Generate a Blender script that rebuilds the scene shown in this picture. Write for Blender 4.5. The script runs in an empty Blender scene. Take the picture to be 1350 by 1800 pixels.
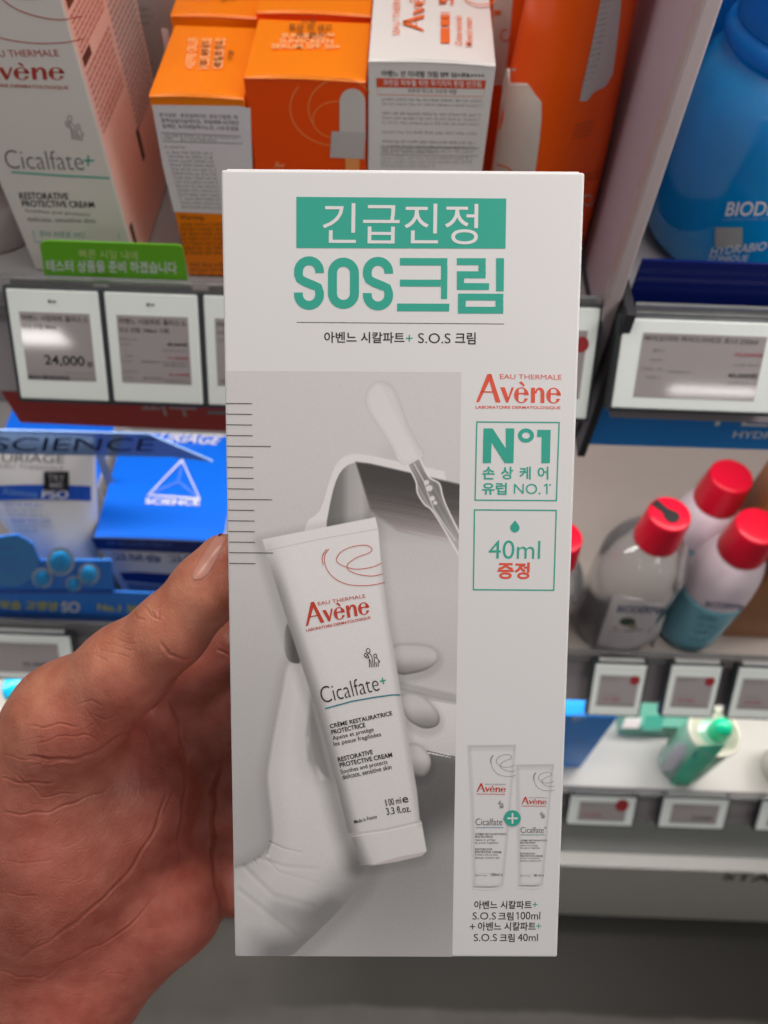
import bpy, bmesh, math, random
import numpy as np
from mathutils import Vector, Matrix
from mathutils.bvhtree import BVHTree

random.seed(7)
rng = np.random.default_rng(7)
SC = bpy.context.scene
COL = SC.collection

# ------------------------------------------------------------------ camera
CZ = 1.60                                   # eye height above the floor
F = 1400.0                                  # focal length in photo pixels (1350 x 1800)
PITCH, ROLL = math.radians(55.5), math.radians(2.1)
_R0 = np.array([1, 0, 0.]); _U0 = np.array([0, math.sin(PITCH), math.cos(PITCH)])
BK = np.array([0, -math.cos(PITCH), math.sin(PITCH)])
RT = math.cos(ROLL)*_R0 + math.sin(ROLL)*_U0
UP = -math.sin(ROLL)*_R0 + math.cos(ROLL)*_U0
CAM = np.array([0, 0, CZ])
cd = bpy.data.cameras.new('camera'); cam = bpy.data.objects.new('camera', cd); COL.objects.link(cam)
cam.matrix_world = Matrix([[RT[0], UP[0], BK[0], 0], [RT[1], UP[1], BK[1], 0], [RT[2], UP[2], BK[2], CZ], [0, 0, 0, 1]])
cd.sensor_fit = 'VERTICAL'; cd.sensor_height = 36.0; cd.lens = F/1800*36
cd.clip_start = 0.01; cd.clip_end = 50
cd.dof.use_dof = True; cd.dof.focus_distance = 0.20; cd.dof.aperture_fstop = 15.5
SC.camera = cam

def ray(px, py): return (px-675)/F*RT - (py-900)/F*UP - BK
def atY(px, py, Y): r = ray(px, py); return CAM + r*Y/r[1]
def atZ(px, py, z): r = ray(px, py); return CAM + r*(z-CZ)/r[2]
def atX(px, py, X): r = ray(px, py); return CAM + r*X/r[0]
def atP(px, py, p, n): r = ray(px, py); return CAM + r*(np.dot(np.asarray(p)-CAM, n)/np.dot(r, n))
def atD(px, py, d): return CAM + ray(px, py)*d
def proj(P):
    Q = np.asarray(P) - CAM; d = -(Q@BK)
    return np.stack([675 + F*(Q@RT)/d, 900 - F*(Q@UP)/d, d], -1)

# ------------------------------------------------------------------ light, exposure
w = bpy.data.worlds.new('World'); SC.world = w; w.use_nodes = True
w.node_tree.nodes['Background'].inputs[0].default_value = (0.95, 0.97, 1.0, 1)
w.node_tree.nodes['Background'].inputs[1].default_value = 0.165
SC.view_settings.view_transform = 'Standard'; SC.view_settings.look = 'None'
SC.view_settings.exposure = 0.17; SC.view_settings.gamma = 1.0; SC.view_settings.use_curve_mapping = False
SC.cycles.use_denoising = True
SC.cycles.max_bounces = 10; SC.cycles.transmission_bounces = 10; SC.cycles.transparent_max_bounces = 16
SC.cycles.caustics_refractive = False; SC.cycles.caustics_reflective = False
SC.cycles.sample_clamp_indirect = 4.0

def lamp(name, loc, target, sx, sy, power, color=(1, 0.955, 0.915)):
    l = bpy.data.lights.new(name, 'AREA'); l.shape = 'RECTANGLE'; l.size = sx; l.size_y = sy
    l.energy = power; l.color = color
    o = bpy.data.objects.new(name, l); COL.objects.link(o); o.location = loc
    o.rotation_euler = (Vector(target)-Vector(loc)).to_track_quat('-Z', 'Y').to_euler()
    return o
lamp('ceiling_panel', (0.85, -0.35, 2.75), (0.0, 0.2, 1.3), 1.2, 0.30, 2.5)
lamp('ceiling_panel', (-1.98, -3.24, 2.75), (-1.98, -3.24, 0), 0.60, 0.20, 9)
lamp('ceiling_panel', (1.84, -3.66, 2.75), (1.84, -3.66, 0), 0.50, 0.10, 4)
lamp('canopy_light', (0.52, 0.13, CZ+0.40), (0.05, 0.17, CZ-0.25), 0.8, 0.06, 1.15)
lamp('canopy_light', (-0.05, 0.385, CZ+0.42), (0.05, 0.25, CZ-0.25), 0.9, 0.05, 3.0)
lamp('shelf_or_added_light', (0.36, 0.285, CZ+0.02), (0.27, 0.36, CZ-0.24), 0.46, 0.012, 0.75)
lamp('shelf_or_added_light', (0.0, 0.325, CZ-0.292), (0.0, 0.32, CZ-0.6), 1.3, 0.02, 2.0)
lamp('shelf_or_added_light', (0.0, 0.30, CZ-0.625), (0.0, 0.27, CZ-0.9), 1.3, 0.02, 1.45)
lamp('shelf_or_added_light', (0.0, 0.232, CZ-0.845), (0.0, 0.226, CZ-1.1), 1.3, 0.008, 0.95)  # lamp added beneath the lowest board to brighten the ledge

# ------------------------------------------------------------------ colours and materials
def lin(v):
    v = np.asarray(v, float)/255
    return np.where(v <= 0.04045, v/12.92, ((v+0.055)/1.055)**2.4)
def C(r, g, b, k=1.0): return tuple(float(x)*k for x in lin((r, g, b)))
_M = {}
def mat(name, color, rough=0.5, spec=0.5, trans=0.0, ior=1.45, alpha=1.0, var=0.04, vscale=60, bump=0.0, bscale=800, sss=0.0, sssr=(1, .4, .25), metal=0.0, coat=0.0, ssc=0.003):
    if name in _M: return _M[name]
    m = bpy.data.materials.new(name); m.use_nodes = True; nt = m.node_tree; b = nt.nodes['Principled BSDF']
    b.inputs['Roughness'].default_value = rough; b.inputs['Specular IOR Level'].default_value = spec
    b.inputs['Transmission Weight'].default_value = trans; b.inputs['IOR'].default_value = ior
    b.inputs['Alpha'].default_value = alpha; b.inputs['Metallic'].default_value = metal
    b.inputs['Coat Weight'].default_value = coat
    if sss: b.inputs['Subsurface Weight'].default_value = sss; b.inputs['Subsurface Radius'].default_value = sssr; b.inputs['Subsurface Scale'].default_value = ssc
    tc = nt.nodes.new('ShaderNodeTexCoord')
    n = nt.nodes.new('ShaderNodeTexNoise'); n.inputs['Scale'].default_value = vscale; n.inputs['Detail'].default_value = 4
    nt.links.new(tc.outputs['Object'], n.inputs['Vector'])
    mx = nt.nodes.new('ShaderNodeMix'); mx.data_type = 'RGBA'
    mx.inputs[6].default_value = tuple(min(1, x*(1-var)) for x in color)+(1,)
    mx.inputs[7].default_value = tuple(min(1, x*(1+var)) for x in color)+(1,)
    nt.links.new(n.outputs['Fac'], mx.inputs[0]); nt.links.new(mx.outputs[2], b.inputs['Base Color'])
    if bump:
        n2 = nt.nodes.new('ShaderNodeTexNoise'); n2.inputs['Scale'].default_value = bscale; n2.inputs['Detail'].default_value = 3
        nt.links.new(tc.outputs['Object'], n2.inputs['Vector'])
        bp = nt.nodes.new('ShaderNodeBump'); bp.inputs['Strength'].default_value = bump; bp.inputs['Distance'].default_value = 0.0003
        nt.links.new(n2.outputs['Fac'], bp.inputs['Height']); nt.links.new(bp.outputs['Normal'], b.inputs['Normal'])
    _M[name] = m; return m

# ------------------------------------------------------------------ object helpers
def tag(o, label=None, cat=None, group=None, kind=None):
    for k, v in (('label', label), ('category', cat), ('group', group), ('kind', kind)):
        if v: o[k] = v
    return o
def empty(name, loc, label=None, cat=None, group=None, kind=None):
    o = bpy.data.objects.new(name, None); o.empty_display_size = 0.02; o.location = [float(x) for x in loc]; COL.objects.link(o)
    return tag(o, label, cat, group, kind)
class MB:
    """collects faces and links them as ONE mesh object"""
    def __init__(s): s.v = []; s.f = []; s.m = []; s.mats = []; s.n = 0
    def mi(s, m):
        if m not in s.mats: s.mats.append(m)
        return s.mats.index(m)
    def add(s, v, f, m):
        v = np.asarray(v, float).reshape(-1, 3); s.v.append(v); k = s.mi(m)
        for q in f: s.f.append([i+s.n for i in q]); s.m.append(k)
        s.n += len(v)
    def build(s, name, parent=None, smooth=False, loc=None):
        V = np.concatenate(s.v) if s.v else np.zeros((0, 3))
        o0 = np.array(parent.location) if parent else (np.array(loc) if loc is not None else np.zeros(3))
        me = bpy.data.meshes.new(name); me.from_pydata((V-o0).tolist(), [], s.f)
        for m in s.mats: me.materials.append(m)
        me.polygons.foreach_set('material_index', s.m)
        if smooth: me.polygons.foreach_set('use_smooth', [True]*len(me.polygons))
        me.update()
        o = bpy.data.objects.new(name, me); COL.objects.link(o)
        if parent: o.parent = parent
        else: o.location = o0.tolist()
        return o
    def frame_box(s, o, u, v, n, m, bev=0.0, seg=2):
        """box with edge vectors u, v, n from corner o, edges rounded by bev"""
        o, u, v, n = [np.asarray(x, float) for x in (o, u, v, n)]
        L = [np.linalg.norm(x) for x in (u, v, n)]
        bm = bmesh.new(); bmesh.ops.create_cube(bm, size=1.0)
        for q in bm.verts: q.co = Vector(((q.co.x+.5)*L[0], (q.co.y+.5)*L[1], (q.co.z+.5)*L[2]))
        if bev: bmesh.ops.bevel(bm, geom=list(bm.edges), offset=bev, segments=seg, affect='EDGES', profile=0.5)
        B = np.array([u/L[0], v/L[1], n/L[2]])
        P = np.array([q.co[:] for q in bm.verts])@B + o
        bm.verts.index_update(); fs = [[q.index for q in f.verts] for f in bm.faces]
        if np.dot(np.cross(u, v), n) < 0: fs = [f[::-1] for f in fs]
        bm.free(); s.add(P, fs, m); return s
    def box(s, x0, x1, y0, y1, z0, z1, m, bev=0.0, seg=2):
        return s.frame_box((x0, y0, z0), (x1-x0, 0, 0), (0, y1-y0, 0), (0, 0, z1-z0), m, bev, seg)
    def lathe(s, prof, base, axis, m, seg=56, closed=True):
        """prof = [(r, h)] round axis; squash via axis frame"""
        base = np.asarray(base, float); a = np.asarray(axis, float); a = a/np.linalg.norm(a)
        e = np.cross(a, [0, 1, 0.]); e /= np.linalg.norm(e); g = np.cross(a, e)
        t = np.linspace(0, 2*math.pi, seg, endpoint=False)
        ring = np.cos(t)[:, None]*e + np.sin(t)[:, None]*g
        V = np.concatenate([base + a*h + ring*r for r, h in prof])
        f = [[i*seg+j, i*seg+(j+1) % seg, (i+1)*seg+(j+1) % seg, (i+1)*seg+j] for i in range(len(prof)-1) for j in range(seg)]
        if closed: f += [list(range(seg))[::-1], [(len(prof)-1)*seg+j for j in range(seg)]]
        s.add(V, f, m); return s
    def prism(s, pts, back, m, bev=0):
        """front polygon (3D points) extruded by vector back"""
        P = np.asarray(pts, float); n = len(P); Q = P+np.asarray(back, float)
        s.add(np.concatenate([P, Q]), [list(range(n))[::-1], [n+i for i in range(n)]] + [[i, (i+1) % n, n+(i+1) % n, n+i] for i in range(n)], m); return s

_T = {}
def glyphs(body, bold=0.0):
    """mesh of a line of writing, ink box scaled to the unit square; returns verts, faces, aspect"""
    k = (body, bold)
    if k in _T: return _T[k]
    c = bpy.data.curves.new('t', 'FONT'); c.body = body; c.offset = bold; c.resolution_u = 4
    o = bpy.data.objects.new('t', c); me = o.to_mesh()
    V = np.array([v.co[:2] for v in me.vertices]); f = [list(p.vertices) for p in me.polygons]
    o.to_mesh_clear(); bpy.data.objects.remove(o); bpy.data.curves.remove(c)
    lo, hi = V.min(0), V.max(0)
    _T[k] = ((V-lo)/(hi-lo), f, (hi-lo)[0]/(hi-lo)[1]); return _T[k]

class Ink:
    """printing on a surface: every method works in the coordinates that mp(x, y, offset) maps onto the surface"""
    def __init__(s, mp, step=0.00006, flip=True): s.mp = mp; s.b = MB(); s.k = 1; s.step = step; s.flip = flip
    def layer(s, k): s.k = k; return s
    def put(s, xy, f, m):
        s.b.add([s.mp(x, y, s.k*s.step) for x, y in xy], [q[::-1] for q in f] if s.flip else f, m)
    def poly(s, pts, m): s.put(pts, [list(range(len(pts)))], m)
    def rect(s, x0, y0, x1, y1, m, sub=1):
        xs = np.linspace(x0, x1, sub+1)
        s.put([(x, y) for x in xs for y in (y1, y0)], [[2*i, 2*i+2, 2*i+3, 2*i+1] for i in range(sub)], m)
    def text(s, body, bl, br, tl, m, bold=0.0):
        V, f, a = glyphs(body, bold); bl, br, tl = map(np.array, (bl, br, tl))
        s.put(bl + V[:, :1]*(br-bl) + V[:, 1:]*(tl-bl), f, m)
    def line(s, body, x0, y0, x1, y1, m, bold=0.0, sl=0.0):
        """ink box x0..x1, y0 (top)..y1 (bottom); sl = fall per unit x"""
        d = sl*(x1-x0); s.text(body, (x0, y1), (x1, y1+d), (x0, y0), m, bold)
    def stroke(s, pts, w, m, closed=False):
        P = np.asarray(pts, float); n = len(P); W = np.full(n, float(w)) if np.isscalar(w) else np.asarray(w, float)
        if closed: T = np.roll(P, -1, 0)-np.roll(P, 1, 0)
        else: T = np.gradient(P, axis=0)
        T /= np.linalg.norm(T, axis=1)[:, None]+1e-12; N = np.stack([-T[:, 1], T[:, 0]], 1)*W[:, None]/2
        V = np.concatenate([P+N, P-N]); r = range(n if closed else n-1)
        s.put(V, [[i, (i+1) % n, n+(i+1) % n, n+i] for i in r], m)
    def segs(s, pts, w, m):
        """square-cornered strokes along axis-parallel polylines"""
        for (xa, ya), (xb, yb) in zip(pts[:-1], pts[1:]):
            d = np.array([xb-xa, yb-ya], float); d /= np.linalg.norm(d); q = np.array([-d[1], d[0]])*w/2; e = d*w/2
            a = np.array([xa, ya])-e; b = np.array([xb, yb])+e
            s.poly([a-q, b-q, b+q, a+q], m)
    def arc(s, cx, cy, rx, ry, a0, a1, w, m, rot=0.0, n=40):
        t = np.radians(np.linspace(a0, a1, n)); c, d = math.cos(rot), math.sin(rot)
        x, y = rx*np.cos(t), ry*np.sin(t)
        s.stroke(np.stack([cx+c*x-d*y, cy+d*x+c*y], 1), w, m)
    def disc(s, cx, cy, rx, ry, m, n=32):
        t = np.linspace(0, 2*math.pi, n, endpoint=False); s.poly(np.stack([cx+rx*np.cos(t), cy+ry*np.sin(t)], 1), m)
    def greek(s, x0, y0, x1, y1, rows, m, sl=0.0, fill=0.62, last=0.6, unit=2.2):
        """rows of tiny illegible word marks"""
        h = (y1-y0)/rows
        for r in range(rows):
            x = x0; xe = x1 if r < rows-1 else x0+(x1-x0)*last
            while x < xe:
                wd = h*random.uniform(1.0, unit*1.6); xr = min(x+wd, xe); y = y0+r*h
                # a word is a few syllable blocks
                nb = max(1, int((xr-x)/(h*0.62)))
                for b in range(nb):
                    a = x+(xr-x)*b/nb; c = x+(xr-x)*(b+0.78)/nb
                    d = sl*(a-x0); hh = h*fill
                    tk = max(hh*.13, (c-a)*.10); y_ = y+d; k = random.random()
                    bar = lambda u0, v0, u1, v1: s.poly([(u0, v0), (u1, v0), (u1, v1), (u0, v1)], m)
                    if k < .3:      # two side strokes and a foot
                        bar(a, y_, a+tk, y_+hh*.6); bar(a, y_, a+(c-a)*.55, y_+tk); bar(c-tk, y_, c, y_+hh*.62); bar(a+(c-a)*.15, y_+hh-tk, c, y_+hh)
                    elif k < .6:    # ring and upright
                        bar(a, y_+hh*.15, a+(c-a)*.55, y_+hh*.15+tk); bar(a, y_+hh*.7, a+(c-a)*.55, y_+hh*.7+tk); bar(a, y_+hh*.15, a+tk, y_+hh*.75); bar(c-tk, y_, c, y_+hh); bar(c-(c-a)*.3, y_+hh*.45, c, y_+hh*.45+tk)
                    elif k < .85:   # stacked bars
                        bar(a, y_, c, y_+tk); bar((a+c)/2-tk/2, y_+tk, (a+c)/2+tk/2, y_+hh*.45); bar(a, y_+hh*.5, c, y_+hh*.5+tk); bar(a+(c-a)*.1, y_+hh-tk, c-(c-a)*.1, y_+hh)
                    else:
                        bar(a, y_+hh*.3, c, y_+hh*.3+tk); bar(a, y_+hh-tk, c, y_+hh); bar(a, y_+hh*.3, a+tk, y_+hh)
                x = xr+h*0.35
    def build(s, name, parent): return s.b.build(name, parent)

def plane_map(p, n, toward=True):
    p = np.asarray(p, float); n = np.asarray(n, float); n = n/np.linalg.norm(n)
    if np.dot(n, CAM-p) < 0: n = -n
    return lambda x, y, off: atP(x, y, p, n) + n*off
def frame_map(o, u, v, n):
    o, u, v, n = [np.asarray(q, float) for q in (o, u, v, n)]
    return lambda x, y, off: o+u*x+v*y+n*off
def cyl_map(base, axis, rad, a0=0.0):
    """x = arc length round the front (towards the viewer), y = height along the axis; rad(h)"""
    base = np.asarray(base, float); a = np.asarray(axis, float); a = a/np.linalg.norm(a)
    g = np.array([0, -1, 0.]); g -= a*np.dot(g, a); g /= np.linalg.norm(g); e = np.cross(g, a); e = -e
    e = np.array(e) if e[0] > 0 else -e
    def f(x, y, off):
        r = rad(y); t = x/r+a0
        return base + a*y + (g*math.cos(t)+e*math.sin(t))*(r+off)
    return f

# lettering of the word mark with thick and thin strokes, drawn by hand in its own box (0..1, y down) and mapped to three corners
def wordmark(ink, bl, br, tl, m, small=None, smallm=None):
    bl, br, tl = map(np.array, (bl, br, tl))
    def T(pts): P = np.asarray(pts, float); return [tuple(bl+(x-158)/638*(br-bl)+(290-y)/215*(tl-bl)) for x, y in P]
    def P(*pts): ink.poly(T(pts), m)
    def ring(cx, cy, rx, ry, a0, a1, w0, w1, n=30):
        t = np.radians(np.linspace(a0, a1, n))
        # thick on the sides, thin at top and bottom
        wd = w1+(w0-w1)*np.abs(np.cos(t))**1.3
        o = np.stack([cx+rx*np.cos(t), cy+ry*np.sin(t)], 1); i = np.stack([cx+(rx-wd)*np.cos(t), cy+(ry-w1*.9)*np.sin(t)], 1)
        V = T(np.concatenate([o, i])); ink.put(V, [[k, k+1, n+k+1, n+k] for k in range(n-1)], m)
    P((240, 75), (270, 75), (272, 96), (179, 289), (158, 289)); P((245, 92), (270, 75), (342, 289), (304, 289)); P((200, 206), (300, 206), (304, 216), (196, 216))
    P((338, 174), (372, 174), (404, 262), (396, 289), (383, 289)); P((424, 174), (441, 174), (398, 289), (388, 285))
    for cx in (498, 740):
        ring(cx, 232, 55, 60, 25, 360, 34, 9)
        P((cx-30, 214), (cx+50, 214), (cx+52, 226), (cx-30, 226))
    P((478, 134), (500, 128), (524, 160), (512, 166))
    P((570, 174), (600, 174), (600, 289), (570, 289))
    n = 16; t = np.radians(np.linspace(180, 360, n)); o = np.stack([635+36*np.cos(t), 216+44*np.sin(t)], 1); i = np.stack([628+16*np.cos(t), 220+30*np.sin(t)], 1)
    ink.put(T(np.concatenate([o, i])), [[k, k+1, n+k+1, n+k] for k in range(n-1)], m)
    P((642, 214), (671, 214), (671, 289), (642, 289))
def swirl(ink, T, w, m):
    """the looping line drawing on the cream packs; T maps unit square to the surface"""
    def go(pts, ww):
        P = np.asarray(pts, float); n = 60
        # Catmull-Rom through the points
        Q = np.concatenate([[2*P[0]-P[1]], P, [2*P[-1]-P[-2]]]); out = []
        for i in range(1, len(Q)-2):
            for s in np.linspace(0, 1, 10, endpoint=False):
                a, b, c, d = Q[i-1:i+3]; out.append(.5*((2*b)+(-a+c)*s+(2*a-5*b+4*c-d)*s*s+(-a+3*b-3*c+d)*s**3))
        out.append(P[-1]); ink.stroke([T(x, y) for x, y in out], ww, m)
    go([(1.0, .48), (.82, .56), (.55, .58), (.34, .48), (.22, .33), (.3, .14), (.5, .02), (.75, 0), (.86, .1), (.8, .2), (.6, .28), (.42, .42), (.4, .56), (.55, .7), (.8, .78), (1.0, .75)], w)
    go([(.11, .02), (.02, .2), (.03, .5), (.15, .76), (.35, .93), (.6, 1.0), (.85, 1.0), (1.02, .96)], w)
    go([(.07, .02), (-.02, .2), (-.02, .42)], w)
def family(ink, T, w, m):
    t = np.linspace(0, 2*math.pi, 14)
    for cx, cy, r in ((.28, .12, .12), (.1, .34, .09), (.7, .42, .1)): ink.stroke([T(cx+r*math.cos(a), cy+r*math.sin(a)) for a in t], w, m)
    for l in ([(.28, .25), (.45, .36), (.5, .6), (.5, 1)], [(.22, .3), (.3, .55), (.28, 1)], [(.3, .55), (.38, .7), (.4, 1)], [(.62, .54), (.6, 1)], [(.78, .52), (.95, .75), (.9, .8)], [(.7, .75), (.72, 1)], [(.85, .7), (.82, 1)], [(.05, .44), (.18, .52), (.3, .42)]):
        ink.stroke([T(*p) for p in l], w, m)
# ------------------------------------------------------------------ shared materials
WHITE = (0.78, 0.77, 0.76)
m_paper = mat('white_carton', WHITE, 0.42, 0.4, var=0.015, bump=0.05, bscale=2500)
m_grey_plastic = mat('grey_shelf', C(150, 146, 146), 0.45, var=0.05)
m_beige = mat('beige_shelf', C(188, 176, 168), 0.4, var=0.04)
m_white_shelf = mat('white_shelf', C(215, 212, 206), 0.28, var=0.03, vscale=30)
m_dark = mat('dark_casing', C(52, 58, 60), 0.4)
m_darker = mat('dark_trim', C(48, 46, 50), 0.5)
m_drawer = mat('drawer_grey', C(206, 201, 190), 0.38, var=0.05, vscale=8)
m_rail = mat('rail_grey', C(140, 132, 134), 0.35, var=0.08, vscale=20)
m_rail_green = mat('rail_pale', C(152, 156, 152), 0.3, var=0.06, vscale=15)
m_clear = mat('clear_plastic', (0.86, 0.86, 0.86), 0.10, trans=0.80, ior=1.3, var=0)
m_casing = mat('tag_white', C(228, 233, 228), 0.28, var=0.01)
m_screen = mat('tag_screen', C(156, 148, 148), 0.055, var=0.03)
m_black = mat('black_ink', (0.012, 0.012, 0.013), 0.5, var=0)
m_greyink = mat('grey_ink', C(110, 108, 110), 0.5, var=0)
m_midink = mat('faint_ink', C(150, 148, 150), 0.5, var=0)
m_redink = mat('red_ink', C(185, 60, 50), 0.5, var=0)
m_tagred = mat('tag_red', C(150, 40, 45), 0.4, var=0)
m_tagredtext = mat('tag_red_text', C(160, 75, 80), 0.4, var=0)
m_whiteink = mat('white_ink', (0.82, 0.82, 0.82), 0.45, var=0)
m_orange = mat('orange_carton', C(255, 134, 4), 0.4, var=0.03)
m_oredge = mat('orange_light', C(250, 160, 90), 0.5, var=0)
m_teal = mat('teal_ink', C(62, 178, 156), 0.42, var=0.015)
m_coral = mat('coral_ink', C(232, 92, 70), 0.42, var=0)

def z_at(px, py, Y): return float(atY(px, py, Y)[2])

# ------------------------------------------------------------------ setting: floor, wall
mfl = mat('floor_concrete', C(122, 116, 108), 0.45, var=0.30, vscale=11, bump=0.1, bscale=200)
def floor_shade(m, dark):
    # the shelving's soft shadow, painted into the floor colour in front of the drawers
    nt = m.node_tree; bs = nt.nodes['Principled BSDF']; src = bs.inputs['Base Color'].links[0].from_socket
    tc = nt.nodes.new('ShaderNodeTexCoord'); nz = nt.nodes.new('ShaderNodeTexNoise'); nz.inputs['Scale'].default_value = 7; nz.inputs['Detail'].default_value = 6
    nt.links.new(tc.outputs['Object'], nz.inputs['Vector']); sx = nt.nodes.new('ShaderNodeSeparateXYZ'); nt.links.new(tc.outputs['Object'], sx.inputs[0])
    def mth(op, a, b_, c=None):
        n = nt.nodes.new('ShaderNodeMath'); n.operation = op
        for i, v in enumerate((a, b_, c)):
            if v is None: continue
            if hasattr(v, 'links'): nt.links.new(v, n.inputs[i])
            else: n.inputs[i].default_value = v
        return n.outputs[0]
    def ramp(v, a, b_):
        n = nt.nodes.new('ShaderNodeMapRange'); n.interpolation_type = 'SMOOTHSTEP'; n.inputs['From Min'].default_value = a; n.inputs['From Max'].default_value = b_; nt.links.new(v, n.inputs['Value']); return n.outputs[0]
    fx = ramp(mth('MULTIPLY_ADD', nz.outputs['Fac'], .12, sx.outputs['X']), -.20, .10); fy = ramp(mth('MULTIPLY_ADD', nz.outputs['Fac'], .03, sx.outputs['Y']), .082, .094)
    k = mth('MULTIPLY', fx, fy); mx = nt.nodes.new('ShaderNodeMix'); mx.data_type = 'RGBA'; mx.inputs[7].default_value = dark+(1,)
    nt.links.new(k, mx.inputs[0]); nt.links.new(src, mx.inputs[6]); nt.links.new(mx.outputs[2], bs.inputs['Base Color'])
floor_shade(mfl, C(72, 68, 62))
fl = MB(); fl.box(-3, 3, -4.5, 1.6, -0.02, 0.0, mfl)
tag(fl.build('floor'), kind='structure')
wl = MB(); wl.box(-3, 3, 0.62, 0.66, 0.0, 3.0, mat('wall_paint', C(200, 195, 195), 0.6))
tag(wl.build('wall'), kind='structure')

# ------------------------------------------------------------------ shelving
S1 = CZ-0.272; S1R = CZ-0.264; S2L = CZ-0.588; S2R = CZ-0.602
S3 = z_at(1150, 1395, 0.222)-0.018
LEDGE = float(CZ-1.13)
XL0, XL1, XR0, XR1 = -0.95, 0.1000, 0.1125, 0.95
TH = math.radians(33); RD = np.array([0, -math.sin(TH), -math.cos(TH)]); RN = np.array([0, -math.cos(TH), math.sin(TH)])
def shelf_module(x0, x1, s1, s2, lip1, lip2, y1, label, board2):
    root = empty('display_shelf', (x0, 0.30, 0), label, 'shelf')
    def part(name, m, *boxes, bev=0.0008):
        b = MB()
        for q in boxes: b.box(*q, m, bev)
        return b.build(name, root)
    part('back_panel', mat('back_grey', C(112, 108, 108), .5) if x0 < 0 else m_grey_plastic, (x0, x1, 0.52, 0.53, 0.02, CZ+0.12))
    part('upper_board', m_grey_plastic, (x0, x1, y1+0.004, 0.519, s1-0.014, s1))
    part('middle_board', board2, (x0, x1, 0.280, 0.519, s2-0.016, s2))
    part('bottom_board', m_white_shelf, (x0, x1, 0.226, 0.519, S3-0.018, S3))
    part('clear_lip', m_clear, (x0, x1, y1-0.001, y1+0.0012, s1-0.004, lip1), bev=0.0004)
    part('clear_lip', m_clear, (x0, x1, 0.2745, 0.2768, s2-0.004, lip2), bev=0.0004)
    part('clear_lip', m_clear, (x0, x1, 0.2205, 0.2228, S3-0.004, S3+0.020), bev=0.0004)
    for yy, zz, h in ((y1-0.002, s1+0.010, 0.052), (0.272, lip2-0.010, 0.050), (0.219, S3+0.006, 0.040)):
        b = MB(); o = np.array([x0, yy+0.004, zz]) - RN*0.011
        b.frame_box(o, (x1-x0, 0, 0), RD*h, RN*0.003, m_rail, 0.0006); b.build('price_rail', root)
    part('under_fascia', m_rail_green, (x0, x1, 0.2365, 0.242, LEDGE+0.0005, S3-0.0205))
    part('ledge', m_white_shelf, (x0, x1, 0.219, 0.50, LEDGE-0.014, LEDGE), bev=0.002)
    d = part('drawer_front', m_drawer, (x0+0.002, x1-0.002, 0.2225, 0.24, 0.035, LEDGE-0.0155))
    part('plinth', m_darker, (x0, x1, 0.26, 0.28, 0.0005, 0.034))
    return root
left_shelf = shelf_module(XL0, XL1, S1, S2L, CZ-0.2505, z_at(60, 1092, 0.275), 0.300, 'grey shop shelving carrying the orange and white cartons behind the hand', m_grey_plastic)
right_shelf = shelf_module(XR0, XR1, S1R, S2R, CZ-0.2450, z_at(1180, 1150, 0.275), 0.290, 'beige shop shelving carrying the blue bottle and the red capped bottles', m_beige)
b = MB(); b.box(0.1075, 0.1120, 0.283, 0.50, CZ-0.35, CZ-0.246, m_darker, 0.0005); b.build('side_bracket', right_shelf)
# writing on the drawer front
ik = Ink(plane_map((0, 0.2222, 1), (0, -1, 0)), 0.0002)
ik.text('STAR', (1268, 1546), (1385, 1553), (1275, 1533), m_black, 0.02); ik.build('drawer_lettering', right_shelf)

# upright divider of frosted plastic between the two modules
dv = empty('shelf_divider', (0.104, 0.40, S1), 'frosted translucent upright divider between the orange bottle and the blue bottle', 'shelf divider')
m_frost = mat('frosted_plastic', C(216, 196, 208), 0.35, trans=0.25, ior=1.2, var=0.02)
b = MB(); b.box(0.1015, 0.1062, 0.3045, 0.515, S1+0.001, CZ+0.06, m_frost, 0.0004); b.build('panel', dv)
b = MB(); b.box(0.1006, 0.1072, 0.2950, 0.3043, CZ-0.345, CZ+0.06, mat('frosted_edge', C(206, 190, 190), 0.25, trans=0.15, var=0.02), 0.001); b.build('edge_strip', dv)

# ------------------------------------------------------------------ price tags
m_clip = mat('clip_plastic', (0.80, 0.80, 0.78), 0.12, trans=.35, ior=1.4, var=.25, vscale=900)
def price_tag(plane_p, tl, tr, bl, br, scr, label, draw, group='electronic price tags on the shelf rails'):
    p = np.array(plane_p, float)
    q = [atP(*c, p, RN) for c in (tl, tr, bl, br)]
    X = [float(a[0]) for a in q]; S = [float((a-p)@RD) for a in q]
    x0, x1 = (X[0]+X[2])/2, (X[1]+X[3])/2; s0, s1 = (S[0]+S[1])/2, (S[2]+S[3])/2
    w, h = x1-x0, s1-s0
    o = np.array([x0, p[1], p[2]]) + RD*s0
    root = empty('price_tag', o + np.array([w/2, 0, 0]) + RD*h/2, label, 'price tag', group)
    u = np.array([w, 0, 0]); v = RD*h
    g = 0.0018
    b = MB(); b.frame_box(o - u/w*g - v/h*g - RN*0.009, u*(1+2*g/w), v*(1+2*g/h), RN*0.0085, m_dark, 0.0015); b.build('casing', root)
    b = MB(); b.frame_box(o - RN*0.003, u, v, RN*0.003, m_casing, 0.0011, 3); b.build('bezel', root)
    b = MB(); b.frame_box(o + u*.06 - v/h*0.0046 - RN*0.004, u*.88, v/h*0.0026, RN*0.0035, m_clip, 0.0008); b.build('clip', root)
    a0, b0, a1, b1 = scr
    mp = frame_map(o, u, v, RN)
    ik = Ink(mp, 0.0002); ik.rect(a0, b0, a1, b1, m_screen); ik.build('screen', root)
    ik = Ink(mp, 0.0002).layer(2)
    if draw: draw(ik, a0, b0, a1, b1); ik.build('lettering', root)
    return root
PORT = (.12, .20, .885, .81); LAND = (.15, .18, .87, .83)
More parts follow.
